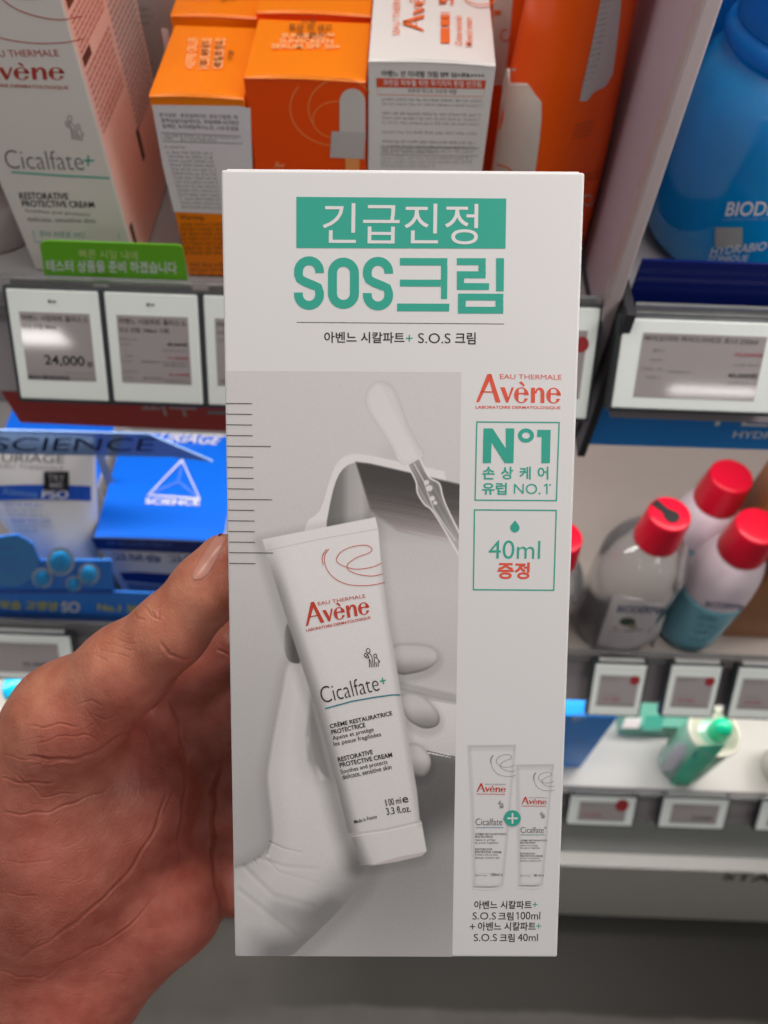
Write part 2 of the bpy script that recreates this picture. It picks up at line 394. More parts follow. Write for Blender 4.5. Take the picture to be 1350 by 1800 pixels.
def L(ik, a0, b0, a1, b1):
    return lambda s, x0, y0, x1, y1, m=m_black, bo=0.0: ik.line(s, a0+(a1-a0)*x0, b0+(b1-b0)*y0, a0+(a1-a0)*x1, b0+(b1-b0)*y1, m, bo)
def G(ik, a0, b0, a1, b1):
    return lambda x0, y0, x1, y1, rows=1, m=m_greyink, last=1.0: ik.greek(a0+(a1-a0)*x0, b0+(b1-b0)*y0, a0+(a1-a0)*x1, b0+(b1-b0)*y1, rows, m, last=last)
def logo_dot(ik): ik.disc(.47, .10, .018, .016, m_greyink); ik.rect(.495, .09, .54, .112, m_midink)
def barcode(ik, x0, y0, x1, y1):
    x = x0
    while x < x1:
        w_ = random.choice((.006, .01, .016)); ik.rect(x, y0, min(x+w_, x1), y1, m_black); x += w_+random.choice((.006, .012))
def d1(ik, *a):
    l, g = L(ik, *a), G(ik, *a); logo_dot(ik)
    l('아벤느 시칼파트 플러스 S.', .03, .04, .97, .125); l('O.S 크림 40ml', .03, .17, .50, .245)
    l('24,000', .28, .62, .86, .79, m_black, .012); l('원', .89, .70, .97, .78, m_black, .01)
    g(.05, .86, .5, .90, 1, m_midink); g(.55, .87, .97, .91); barcode(ik, a[0]+.01, a[1]+.93*(a[3]-a[1]), a[0]+.48, a[3]-.002); g(.66, .94, .98, .985)
def d2(ik, *a):
    l, g = L(ik, *a), G(ik, *a); logo_dot(ik)
    l('아벤느 시칼파트 플러스 S.', .03, .04, .97, .125); l('O.S 크림 100ml 기획', .03, .17, .72, .245)
    g(.02, .33, .26, .38); g(.02, .41, .18, .45); l('48,000원', .68, .37, .97, .43, m_black, .008); g(.6, .48, .97, .52)
    g(.08, .58, .2, .62); l('41,500원', .68, .57, .97, .63, m_tagredtext, .008); g(.02, .66, .18, .70); g(.3, .66, .56, .70, 1, m_black); g(.6, .66, .97, .75, 2)
    g(.02, .82, .24, .86); l('41,500원', .68, .82, .97, .88, m_tagredtext, .008); g(.02, .91, .18, .95); g(.3, .91, .58, .95, 1, m_black); g(.6, .92, .97, .99, 2)
def d3(ik, *a):
    l, g = L(ik, *a), G(ik, *a); l('아벤느', .03, .04, .40, .125); g(.03, .17, .5, .25); g(.03, .3, .5, .36); g(.05, .9, .5, .98, 1, m_black)
def d4(ik, *a):
    g = G(ik, *a); ik.disc(a[2]-.05, a[1]+.12, .08, .07, m_tagred); g(.03, .04, .6, .2, 2); g(.3, .8, .9, .9, 1, m_tagredtext)
def d5(ik, *a):
    l, g = L(ik, *a), G(ik, *a); l('바이오더마 하이드라비오 토너 250ml', .02, .03, .93, .125)
    g(.1, .24, .2, .31, 1); g(.1, .38, .2, .44); g(.03, .52, .2, .59); g(.08, .66, .2, .72); g(.25, .56, .44, .62)
    l('70,000원', .76, .24, .99, .32, m_tagredtext, .008); g(.78, .42, .99, .48); l('40,000원', .74, .56, .98, .65, m_black, .01); g(.76, .70, .98, .76)
def dS(price, red=True, land=False):
    def f(ik, *a):
        l, g = L(ik, *a), G(ik, *a)
        if red: ik.disc(a[2]-.08, a[1]+.08, .10, .10*(2.1 if land else .86), m_tagred)
        if land:
            g(.05, .05, .5, .2, 1); l(price, .1 if red else .45, .60, .5 if red else .9, .78, m_tagredtext if red else m_black, .01); g(.2, .88, .95, .97, 1, m_greyink)
        else:
            g(.04, .05, .55, .17, 2); l(price, .15, .72, .6, .83, m_tagredtext, .01); g(.15, .58, .6, .66); g(.03, .92, .97, .98, 1, m_black)
    return f
R1 = (0, 0.2975, CZ-0.2565); R1R = (0, 0.2855, CZ-0.2535)
price_tag(R1, (6, 507), (170, 511), (38, 702), (193, 706), PORT, 'white portrait price tag reading 24,000, below the green notice', d1)
price_tag(R1, (180, 513), (344, 517), (201, 707), (360, 712), PORT, 'white portrait price tag with red price lines, beside the 24,000 tag', d2)
price_tag(R1, (352, 519), (516, 523), (370, 713), (524, 718), PORT, 'white portrait price tag half hidden by the left edge of the box', d3)
price_tag(R1, (891, 536), (1055, 540), (879, 732), (1033, 738), PORT, 'white portrait price tag with a red dot, beside the right edge of the box', d4)
price_tag(R1R, (1098, 559), (1390, 568), (1073, 718), (1366, 728), (.125, .15, .86, .86), 'wide landscape price tag under the large blue bottle', d5)
R2R = (0, 0.2705, z_at(1180, 1150, 0.275)-0.004); R2L = (0, 0.2705, z_at(60, 1092, 0.275)-0.008)
price_tag(R2R, (1047, 1168), (1138, 1170), (1034, 1257), (1122, 1259), PORT, 'small red dotted price tag under the clear bottle with black sticker', dS('21,000'))
price_tag(R2R, (1181, 1170), (1271, 1173), (1164, 1259), (1250, 1261), PORT, 'small red dotted price tag under the blue and white bottle', dS('25,900'))
price_tag(R2R, (1299, 1174), (1390, 1177), (1280, 1262), (1368, 1265), PORT, 'small price tag under the amber carton at the frame edge', dS('28,000', False))
price_tag(R2L, (-60, 1114), (121, 1119), (-36, 1192), (134, 1196), (.08, .16, .87, .84), 'landscape price tag just above the bare hand', lambda ik, *a: (G(ik, *a)(.1, .1, .8, .16), L(ik, *a)('36,000원', .52, .62, .92, .78, m_black, .008), G(ik, *a)(.5, .86, .9, .92)))
R3 = (0, 0.2185, S3+0.012)
price_tag(R3, (1002, 1400), (1119, 1402), (997, 1450), (1112, 1452), LAND, 'small landscape tag with a red dot below the blue pack', dS('16,500', True, True))
price_tag(R3, (1166, 1403), (1281, 1406), (1158, 1455), (1273, 1457), LAND, 'small landscape tag with a black price below the green bottle', dS('33,000', False, True))
price_tag(R3, (1338, 1409), (1452, 1412), (1330, 1460), (1444, 1463), LAND, 'small landscape tag at the frame edge, on the rail of the lowest shelf', dS('18,000', False, True))

# ------------------------------------------------------------------ signs on the shelf fronts
def sign(name, pts, p, n, thick, m, label, cat, draw=None, round_=0):
    mp = plane_map(p, n); P = [mp(x, y, 0) for x, y in pts]
    n = np.asarray(n, float)
    root = empty(name, np.mean(P, 0), label, cat)
    b = MB(); b.prism(P, -n*thick, m); b.build('board', root)
    if draw:
        ik = Ink(mp, 0.0002); draw(ik); ik.build('lettering', root)
    return root
NF = np.array([0, -1, 0.])
sign('shelf_sign', [(-8, 672), (345, 690), (433, 700), (433, 760), (36, 743)], (0, 0.2915, 0), NF, 0.002, mat('red_sign', C(186, 72, 70), 0.35),
     'dark red sign strip under the portrait price tags', 'sign', lambda ik: (ik.text('피부', (252, 729), (350, 733), (240, 690), mat('sign_grey_text', C(190, 160, 158), .5), .02), ik.rect(365, 722, 400, 728, m_midink)))
sign('shelf_sign', [(1062, 690), (1480, 702), (1480, 795), (1033, 781)], (0, 0.2865, 0), NF, 0.002, mat('blue_sign', C(36, 138, 222), 0.35),
     'blue sign strip under the wide landscape price tag', 'sign', lambda ik: (ik.text('수분', (1230, 747), (1345+10, 751), (1243, 705), m_whiteink, .02), ik.text('HYDRA', (1287, 769), (1375, 772), (1291, 757), m_whiteink, .015)))
m_sci = mat('blue_acrylic', C(150, 186, 240), 0.10, trans=0.45, ior=1.2, var=0.1, vscale=30)
sign('shelf_sign', [(-60, 755), (262, 764), (374, 812), (300, 803), (-60, 797)], (0, 0.2905, 0), NF, 0.0015, m_sci, 'pale blue glossy strip reading SCIENCE below the red sign', 'sign',
     lambda ik: ik.text('SCIENCE', (-16, 792), (268, 793), (-10, 769), mat('navy_ink', C(45, 62, 110), .5)))
nt_ = sign('notice_card', [(70, 430), (75, 425), (82, 423), (312, 431), (319, 434), (322, 440), (331, 500), (80, 496)], (0, 0.3055, 0), NF, 0.0008, mat('green_notice', C(110, 188, 40), 0.4),
     'bright green notice card with white Korean lines in front of the cream carton', 'notice',
     lambda ik: (ik.text('빠른 시일 내에', (140, 453), (243, 457), (138, 437), mat('pale_green_ink', C(215, 235, 150), .5)), ik.text('테스터 상품을 준비 하겠습니다', (83, 477), (312, 481), (81, 456), m_whiteink, .015)))

# ------------------------------------------------------------------ cartons on the upper shelf
def carton(name, x0, x1, y0, y1, z0, z1, m, label, flap=None, group=None, cat='carton'):
    root = empty(name, ((x0+x1)/2, (y0+y1)/2, z0), label, cat, group)
    b = MB(); b.box(x0, x1, y0, y1, z0, z1, m, 0.0007, 2); b.build('body', root)
    if flap:
        # tuck-in lid: a slightly bowed sheet with a raised front fold
        n = 9; V = []; 
        for i in range(n):
            t = i/(n-1); x = x0+0.0004+(x1-x0-0.0008)*t; bow = 0.0011*math.sin(math.pi*t)
            V += [(x, y0+0.0006, z1+0.0003+bow), (x, y0-0.0004, z1-0.0002+bow*.5), (x, y1-0.002, z1+0.0003)]
        f = []
        for i in range(n-1): a = 3*i; f += [[a, a+3, a+5, a+2], [a+1, a+4, a+3, a]]
        q = MB(); q.add(V, f, flap); q.build('lid', root)
    return root
def front(Y): return Ink(plane_map((0, Y, 0), (0, -1, 0)), 0.00012)
def top(Z): return Ink(plane_map((0, 0, Z), (0, 0, 1)), 0.00012).layer(14)
def side(X, s): return Ink(plane_map((X, 0, 0), (s, 0, 0)), 0.00012)

# large white cream carton, left
m_cream = mat('cream_carton', (0.82, 0.765, 0.71), 0.42, var=0.02)
m_peach = mat('peach_side', C(242, 205, 192), 0.42, var=0.03)  # even pale peach laid over the carton's right side
yb = float(atX(240, 0, -0.1305)[1])
c1 = carton('cream_carton', -0.184, -0.1305, 0.33, yb, S1+0.0005, CZ-0.095, m_cream, 'tall white cream carton with a red word mark behind the green notice', m_cream)
ik = front(0.33)
def sw(x, y): return (-95+x*240, -110+y*185)
swirl(ik, sw, 1.8, m_redink)
ik.text('EAU THERMALE', (-22, 100), (105, 99), (-26, 88), m_redink)
wordmark(ik, (-47, 140), (115, 140), (-52, 100), m_redink)
ik.text('LABORATOIRE DERMATOLOGIQUE', (-58, 152), (121, 158), (-59, 145), m_redink, .01)
family(ik, lambda x, y: (113+x*32+y*5, 202+y*42+x*4), 1.1, m_greyink)
ik.text('Cicalfate', (12, 296), (149, 299), (5, 263), m_greyink, -.012); ik.segs([(148, 282), (164, 282)], 3, m_teal); ik.segs([(155, 274), (155, 290)], 3, m_teal)
ik.stroke([(20, 302), (100, 308), (193, 313)], 3, m_teal)
ik.text('RESTORATIVE', (35, 350), (121, 351), (33, 338), m_black, .015); ik.text('PROTECTIVE CREAM', (40, 363), (167, 365), (37, 352), m_black, .015)
ik.text('Soothes and protects', (46, 374), (159, 381), (44, 367), m_greyink); ik.text('delicate, sensitive skin', (50, 390), (169, 393), (47, 381), m_greyink)
ik.stroke([(58, 404), (62, 425), (212, 433), (208, 410)], 1.2, m_teal); ik.greek(70, 406, 205, 420, 1, m_teal, sl=.04)
ik.build('front_print', c1)
ik = side(-0.1305, 1)
X0 = -0.1305
def sp(y, z): return tuple(proj((X0, y, z))[:2])
def spoly(y0, z0, y1, z1, m): ik.poly([sp(y0, z0), sp(y1, z0), sp(y1, z1), sp(y0, z1)], m)
spoly(0.3312, S1+0.002, yb-0.001, CZ-0.096, m_peach); ik.layer(2)
def srows(y0, y1, z0, z1, rows, m):
    h = (z1-z0)/rows
    for r in range(rows):
        y = y0
        while y < y1:
            l = random.uniform(.002, .006); ye = min(y+l, y1); spoly(y, z1-h*r, ye, z1-h*r-h*.5, m); y = ye+.0008
ym = (0.332+yb)/2
m_side = mat('side_ink', C(196, 128, 118), .5)
srows(0.334, ym-0.003, CZ-0.20, CZ-0.172, 10, m_side); srows(0.334, ym-0.003, CZ-0.166, CZ-0.150, 7, m_side); srows(0.334, ym-0.003, CZ-0.145, CZ-0.12, 9, m_side)
srows(ym+0.002, yb-0.004, CZ-0.225, CZ-0.16, 22, m_midink); srows(ym+0.002, yb-0.004, CZ-0.155, CZ-0.12, 12, m_side)
for z_, a_, c_ in ((CZ-0.170, .334, .346), (CZ-0.148, .334, .346), (CZ-0.158, ym+.002, ym+.012)): spoly(a_, z_, c_, z_+0.004, mat('brown_ink', C(100, 60, 55), .5))
spoly(ym-0.002, CZ-0.238, ym+0.003, CZ-0.222, m_black); spoly(0.3335, CZ-0.262, 0.338, CZ-0.246, m_black)
ik.build('peach_side_and_print', c1)

# orange fluid carton and the one behind it
Z2 = CZ-0.1785
m_label = mat('label_grey', C(230, 224, 226), 0.5, var=0.02)
m_whiteor = mat('white_on_orange', C(255, 190, 130), 0.5, var=0)
c2 = carton('sunscreen_carton', -0.1052, -0.0648, 0.33, float(atZ(300, 43, Z2)[1]), S1+0.0005, Z2, m_orange, 'orange sunscreen carton with a grey text label on its front', m_orange, 'orange sunscreen cartons')
ik = front(0.33)
ik.rect(0, 0, 0.1, 0.1, m_label) if False else ik.poly([(267, 184), (420, 186), (440, 190), (444, 300), (448, 378), (306, 372), (286, 290)], m_label); ik.layer(2)
ik.text('· 표시성분 : 호모살레이트, 옥토크릴렌, 에', (276, 205), (418, 210), (275, 197), m_greyink); ik.text('칠헥실살리실레이트, 부틸메톡시디벤조', (284, 215), (421, 220), (283, 207), m_greyink); ik.text('일메탄, 트리에틸헥사노인, 시트로넬올', (286, 225), (420, 230), (285, 217), m_greyink)
ik.stroke([(283, 233), (423, 239), (426, 252), (287, 248)], 1, m_greyink, True); ik.stroke([(318, 235), (321, 249)], 1, m_greyink)
ik.greek(289, 236, 316, 246, 2, m_black, sl=.04); ik.greek(324, 237, 420, 248, 2, m_greyink, sl=.04)
ik.greek(289, 256, 350, 262, 1, m_greyink, sl=.03)
for r in range(14): ik.greek(293+r*2.0, 265+r*7.4, 428+r, 271.5+r*7.4, 1, m_greyink, sl=.03)
ik.layer(1); ik.text('Warning:', (318, 388), (360, 388), (316, 378), m_darker)
ik.greek(318, 392, 440, 450, 7, m_darker); ik.greek(334, 462, 440, 490, 3, m_darker)
ik.build('front_print', c2)
ik = top(Z2)
# upside-down-turned writing on the lid (reads from the side)
for i, s_ in enumerate(('SUNSIMED', 'SUNSCREEN', 'FLUID SPF50+')): ik.text(s_, (398-i*24, 74), (396-i*24-4, 128), (380-i*24, 74), m_whiteor, .02)
ik.layer(15)
for i, s_ in enumerate(('교환 및 환불', '개봉 후')): ik.text(s_, (394-i*24, 78), (392-i*24-3, 124), (380-i*24, 78), mat('brown_text', C(120, 66, 20), .5), .01)
ik.text('불가', (412, 95), (410, 112), (402, 95), mat('brown_text', C(120, 66, 20), .5), .01)
ik.build('lid_print', c2)
y2 = float(atZ(300, 43, Z2)[1])+0.004
c2b = carton('sunscreen_carton', -0.1080, -0.0655, y2, y2+0.045, S1+0.0005, Z2+0.002, m_orange, 'orange sunscreen carton standing behind the one with the grey label', m_orange, 'orange sunscreen cartons')
ik = top(Z2+0.002); ik.text('SUN', (345, 8), (382, 6), (350, -6), m_whiteor, .02); ik.text('교환', (388, 12), (420, 4), (388, 0), mat('brown_text', C(120, 66, 20), .5)); ik.build('lid_print', c2b)
ik = front(y2); ik.poly([(283, 50), (295, 50), (300, 90), (290, 90)], m_label); ik.build('front_print', c2b)

# orange serum cartons
Z3 = CZ-0.1695
m_or_dark = mat('serum_orange', C(252, 82, 5), 0.4, var=0.03)
c3 = carton('serum_carton', -0.0642, -0.0137, 0.33, 0.3815, S1+0.0005, Z3, m_or_dark, 'orange serum carton with a grey dropper printed on it', m_orange, 'orange serum cartons')
ik = top(Z3)
for i, (s_, a_, c_) in enumerate((('SUNSIMED™', 496, 588), ('SUNSCREEN', 492, 586), ('SERUM SPF 50+', 478, 598))): ik.text(s_, (a_, 73+i*9.5), (c_, 74+i*9.5), (a_, 65+i*9.5), m_whiteor, .02)
ik.layer(15); bt = mat('brown_text', C(120, 66, 20), .5)
ik.text('교환 및 환불', (585, 50), (508, 49), (585, 61), bt, .01); ik.text('불가', (556, 41), (530, 41), (556, 48), bt, .01); ik.text('개봉 후', (575, 63), (520, 63), (575, 71), bt, .01)
ik.build('lid_print', c3)
ik = front(0.33)
ik.arc(592, 190, 82, 66, 95, 215, 1.6, m_oredge); ik.arc(600, 190, 58, 52, 150, 330, 1.6, m_oredge); ik.arc(590, 210, 40, 32, 90, 300, 1.4, m_oredge)
m_dg = mat('dropper_grey', C(214, 207, 202), 0.4, var=0.05)
t = np.linspace(math.pi, 2*math.pi, 14)
ik.layer(2); ik.poly([(597, 236)]+[(619.5+22.5*math.cos(a), 178+23*math.sin(a)) for a in t]+[(642, 236)], m_dg)
ik.layer(3); ik.poly([(583, 230), (643, 232), (640, 279), (580, 276)], mat('dropper_collar', C(198, 190, 186), 0.35, var=0.05)); ik.poly([(607, 277), (632, 278), (632, 330), (607, 330)], m_oredge)
ik.layer(1); ik.text('Av', (482, 295), (500, 295), (482, 284), m_whiteor)
ik.build('front_print', c3)
c3b = carton('serum_carton', -0.0655, -0.0137, 0.3835, 0.436, S1+0.0005, Z3+0.0015, m_or_dark, 'orange serum carton standing behind the one with the printed dropper', m_orange, 'orange serum cartons')

# white mineral cream carton
Z4 = CZ-0.161
m_wc = mat('white_warm_carton', (0.80, 0.765, 0.73), 0.42, var=0.02)
c4 = carton('mineral_cream_carton', -0.0130, 0.0384, 0.33, 0.415, S1+0.0005, Z4, m_wc, 'white cream carton with an orange banner and rows of Korean print', m_wc)
m_orink = mat('orange_ink', C(238, 110, 50), .45, var=0)
ik = top(Z4)
ik.text('EAU THERMALE', (702, 66), (704, -22), (690, 66), m_orink)
wordmark(ik, (744, 62), (750, -42), (707, 62), m_orink)
ik.rect(774, 56, 790, 83, m_orink); ik.rect(774, 41, 790, 52, m_orink); ik.rect(774, 33, 790, 39, m_orink); ik.rect(774, 29, 790, 31, m_orink)
ik.text('Crème minérale', (812, 87), (811, 35), (799, 86), m_orink, .005); ik.text('Mineral cream', (830, 88), (829, 38), (817, 87), m_orink, .005)
ik.text('50', (796, 14), (800, -24), (770, 14), m_orink, .01); ik.text('SPF', (780, 14), (781, 2), (772, 14), m_orink); ik.arc(845, -22, 40, 38, 20, 140, 2, m_orink)
ik.build('lid_print', c4)
ik = front(0.33)
ik.text('아벤느 선 미네랄 크림 SPF 50+/PA++++', (671, 134), (852, 138), (670, 123), m_black, .01)
ik.poly([(662, 137), (854, 141), (852, 156), (662, 153)], mat('banner_red', C(225, 85, 45), .45)); ik.layer(2); ik.text('과민감 피부를 위한 무기자차 톤업 선크림', (674, 150), (846, 153), (673, 139), m_whiteink, .01)
ik.layer(1); ik.stroke([(662, 137), (664, 166), (850, 170), (854, 141)], 1, m_orink); ik.text('피부과 테스트 완료한 제품', (717, 163), (803, 165), (717, 155), m_greyink)
for r in range(12):
    if r in (2, 6, 8): continue
    ik.greek(672, 172+r*8.2, 850-r*1.6, 179+r*8.2, 1, m_midink if r % 3 else m_greyink, sl=.02, last=1)
ik.stroke([(668, 258), (842, 260), (841, 274), (668, 272)], .9, m_greyink, True); ik.greek(670, 260, 838, 272, 2, m_midink); ik.greek(670, 276, 830, 296, 3, m_midink)
ik.build('front_print', c4)

# pale cartons far back, between the white carton and the orange ones
m_pale = mat('pale_carton', C(205, 196, 194), .5)
cb = carton('pale_carton', -0.150, -0.112, 0.44, 0.49, S1+0.0005, CZ-0.10, m_pale, 'pale white carton with grey print at the back of the top shelf', None)
ik = front(0.44)
for r, (a_, c_) in enumerate(((236, 282), (238, 290), (240, 280))): ik.greek(a_, 14+r*12, c_, 22+r*12, 1, m_greyink)
ik.greek(243, 108, 290, 114, 1, m_midink); ik.greek(248, 130, 290, 136, 1, m_midink); ik.build('front_print', cb)
# partly seen cream tube at the left frame edge
tb = empty('cream_tube', (-0.212, 0.36, S1), 'pinkish white tube standing left of the tall cream carton', 'tube')
b = MB(); b.lathe([(0.0185, 0.0005), (0.0195, 0.001), (0.0195, 0.028), (0.0175, 0.030), (0.0175, 0.032), (0.021, 0.036), (0.022, 0.06), (0.021, 0.14)], (-0.212, 0.36, S1), (0, 0, 1), mat('pink_tube', C(208, 196, 192), .35, var=.03)); b.build('body', tb, True)
ik = front(0.3385)
ik.rect(8, 340, 30, 350, m_greyink) if False else None

# ------------------------------------------------------------------ bottles
def cyl_px(cx, cy, rf):
    """ray through a photo pixel meets an upright round body of radius rf(z)"""
    def f(px, py, off):
        r = ray(px, py); z = None; rr = rf(CZ-0.25) if z is None else 0
        rad = None; zc = None
        P = None; R_ = None
        zz = CZ + r[2]/r[1]*(cy-0.02)
        for _ in range(6):
            R_ = max(rf(zz), 1e-4)+off
            a = r[0]**2+r[1]**2; bb = -2*(r[0]*cx+r[1]*cy); cc = cx*cx+cy*cy-R_*R_
            D = max(bb*bb-4*a*cc, 0.0); t = (-bb-math.sqrt(D))/(2*a); P = CAM+r*t; zz = P[2]
        return P
    return f
def prof_fn(prof, z0):
    h = np.array([p[1] for p in prof])+z0; r = np.array([p[0] for p in prof])
    return lambda z: float(np.interp(z, h, r))
def rounded(prof, k=4):
    """soften a profile by corner cutting"""
    P = np.array(prof, float)
    for _ in range(2):
        Q = [P[0]]
        for a, c in zip(P[:-1], P[1:]): Q += [a*.75+c*.25, a*.25+c*.75]
        Q.append(P[-1]); P = np.array(Q)
    return [tuple(p) for p in P]

# orange children's sun spray bottles
def spray(cx, cy, z1, label, scale=1.0):
    root = empty('sun_bottle', (cx, cy, S1), label, 'bottle', 'orange sun spray bottles')
    prof = rounded([(0.026, 0.0006), (0.0270, 0.003), (0.0276, 0.02), (0.0268, 0.06), (0.0250, 0.09), (0.0228, 0.12), (0.0215, 0.15), (0.02, 0.19), (0.014, 0.2), (0.012, 0.205)])
    b = MB(); b.lathe(prof, (cx, cy, S1), (0, 0, 1), mat('orange_bottle', C(255, 92, 3), 0.3, var=.02), 72); b.build('body', root, True)
    return root, cyl_px(cx, cy, prof_fn(prof, S1))
k1, mk = spray(0.0740, 0.365, 0, 'orange sun spray bottle with a white text label beside the frosted divider')
ik = Ink(mk, 0.00025)
def grid(ik, poly_rows, m):
    """patch between a left and a right edge: rows of (y, xl, xr)"""
    xy = []; n = 9
    for y, a, c in poly_rows: xy += [(a+(c-a)*i/(n-1), y) for i in range(n)]
    ik.put(xy, [[r*n+i, (r+1)*n+i, (r+1)*n+i+1, r*n+i+1] for r in range(len(poly_rows)-1) for i in range(n-1)], m)
m_bw = mat('bottle_white', C(226, 214, 204), 0.35, var=.02)
grid(ik, [(120, 888, 905), (150, 884, 930), (180, 880, 952), (210, 877, 952), (250, 872, 948), (300, 866, 941), (340, 862, 936)], m_bw)
grid(ik, [(-30, 1062, 1093), (20, 1052, 1091), (80, 1040, 1084), (130, 1029, 1077), (150, 1024, 1066), (178, 1019, 1030)], mat('label_white', C(206, 198, 198), .4))
ik.layer(2)
for r in range(16): ik.greek(1058-r*2.5, -8+r*10.5, 1088-r*1.6-(max(0, r-12))*8, -1.5+r*10.5, 1, m_greyink, sl=-.25)
ik.layer(1)
for r in range(4): ik.greek(1012-r*2, 218+r*8, 1066-r*2, 224+r*8, 1, m_darker, sl=-.25)
ik.greek(1000, 310, 1052, 335, 3, m_darker, sl=-.2)
ik.arc(1033, 352, 9, 9, 0, 330, 2.4, mat('label_white', C(206, 198, 198), .4)); ik.arc(872, 310, 30, 20, 270, 340, 3, m_orink); ik.arc(868, 328, 34, 18, 270, 340, 2, m_orink)
ik.build('label_print', k1)
k2, mk2 = spray(0.0605, 0.445, 0, 'orange and white sun spray bottle behind the one with the text label')
ik = Ink(mk2, 0.00025); grid(ik, [(-10, 868, 902), (40, 866, 898), (90, 864, 893), (150, 862, 886)], m_bw); ik.layer(2); ik.rect(868, 18, 880, 26, m_orink); ik.arc(888, 62, 8, 10, 0, 300, 2, m_orink); ik.build('label_print', k2)

# big blue bottle on the right
bx, by = 0.1835, 0.372
bl_ = empty('toner_bottle', (bx, by, S1R), 'large translucent blue bottle with white lettering on the upper right shelf', 'bottle')
m_blue = mat('blue_bottle', (0.006, 0.34, 0.93), 0.05, trans=0.06, ior=1.36, var=.40, vscale=16, sss=.6, sssr=(.03, .4, 1.0), ssc=0.018, coat=1.0)
m_bcap = mat('blue_cap', (0.008, 0.26, 0.92), 0.05, trans=0.25, ior=1.3, var=.15, sss=.6, sssr=(.05, .4, 1.0), ssc=0.015)
bp_ = rounded([(0.040, 0.0006), (0.0485, 0.002), (0.0505, 0.010), (0.0505, 0.060), (0.0495, 0.074), (0.046, 0.086), (0.041, 0.093), (0.0375, 0.096)])
b = MB(); b.lathe(bp_, (bx, by, S1R), (0, 0, 1), m_blue, 72); b.build('body', bl_, True)
b = MB(); b.lathe(rounded([(0.041, 0.0965), (0.0425, 0.099), (0.0415, 0.103), (0.0385, 0.105)]), (bx, by, S1R), (0, 0, 1), m_bcap, 64); b.build('collar', bl_, True)
b = MB(); b.lathe(rounded([(0.039, 0.1055), (0.0395, 0.11), (0.039, 0.16), (0.036, 0.175), (0.02, 0.178)]), (bx, by, S1R), (0, 0, 1), m_bcap, 64); b.build('cap', bl_, True)
mb_ = cyl_px(bx, by, prof_fn(bp_, S1R))
ik = Ink(mb_, 0.0003)
ik.text('BIODERMA', (1274, 380), (1424, 378), (1280, 355), m_whiteink, .012); ik.text('LABORATOIRE DERMATOLOGIQUE', (1270, 389), (1425, 387), (1271, 383), mat('pale_blue_ink', C(120, 165, 220), .5))
ik.rect(1257, 400, 1305, 434, mat('silver_print', C(170, 172, 168), .35), 6); ik.text('HYDRABIO', (1247, 450), (1345, 440), (1252, 435), m_whiteink, .012); ik.text('TONIQUE', (1241, 463), (1312, 461), (1246, 450), m_whiteink, .006)
ik.build('lettering', bl_)
# low navy stand in front of it
zs = z_at(1129, 457, 0.302); xs0 = float(atY(1129, 457, 0.302)[0])
sd = empty('display_stand', (0.20, 0.31, S1R), 'low dark navy stand in front of the large lettered blue bottle', 'display stand')
b = MB(); b.box(xs0, 0.31, 0.302, 0.3035, S1R+0.0006, zs, mat('navy_stand', C(16, 30, 100), .14, var=.1, vscale=15), .0003); b.build('body', sd)
bx2, by2 = 0.166, 0.462
bk = empty('toner_bottle', (bx2, by2, S1R), 'blue bottle standing behind the large lettered blue bottle', 'bottle')
b = MB(); b.lathe([(r*.9, h*1.25) for r, h in bp_], (bx2, by2, S1R), (0, 0, 1), m_blue, 64); b.build('body', bk, True)
b = MB(); b.lathe(rounded([(0.036, 0.1208), (0.036, 0.18), (0.02, 0.185)]), (bx2, by2, S1R), (0, 0, 1), m_bcap, 56); b.build('cap', bk, True)

# ------------------------------------------------------------------ middle shelf, left: blue boxes, tester tube, tray
m_bluebox = mat('blue_carton', C(14, 104, 224), 0.32, var=.05, vscale=30)
Zu = CZ-0.4803
c5 = carton('blue_cream_carton', -0.2052, -0.1128, 0.30, 0.398, S2L+0.0005, Zu, mat('silver_white', C(205, 205, 208), .35), 'bright blue box with a white triangle on its lid', m_bluebox)
ik = top(Zu).layer(13)
def TT(x, y): return (x, y)
ik.layer(20)
ik.stroke([(321, 812), (262, 873), (352, 880)], 4.5, m_whiteink, True); m_pb = mat('pale_blue_line', C(110, 150, 240), .5)
ik.stroke([(321, 815), (315, 850), (262, 872)], 2, m_pb); ik.stroke([(315, 850), (350, 878)], 2, m_pb)
ik.text('SCIENCE', (257, 889), (352, 892), (257, 879), m_whiteink, .02); ik.text('URIAGE', (277, 779), (381, 785), (290, 763), m_whiteink, .005); ik.greek(318, 785, 384, 790, 1, m_pb, sl=.06)
ik.build('lid_print', c5)
ik = front(0.30)
ik.poly([(160, 945), (420, 954), (420, 977), (170, 965)], mat('navy_print', C(22, 38, 110), .4)); ik.layer(2); ik.greek(188, 951, 380, 960, 1, m_pb, sl=.03, unit=3)
ik.text('고보습 고영양', (199, 985), (385, 992), (193, 971), mat('blue_text', C(62, 84, 140), .5), .02)
ik.poly([(211, 1006), (240, 1005), (400, 1015), (400, 1030), (300, 1028), (218, 1020)], mat('navy_print', C(22, 38, 110), .4)); ik.poly([(222, 1024), (300, 1030), (400, 1032), (400, 1056), (236, 1052)], mat('steel_print', C(120, 135, 160), .4))
ik.build('front_print', c5)
c6 = carton('blue_cream_carton', -0.30, -0.2145, 0.347, 0.43, S2L+0.0005, Zu-0.004, mat('silver_white', C(205, 205, 208), .35), 'blue and silver box behind the white tester tube', m_bluebox)
ik = front(0.347); ik.poly([(168, 800), (182, 798), (210, 872), (196, 880)], mat('steel_print', C(120, 135, 160), .4)); ik.build('front_print', c6)

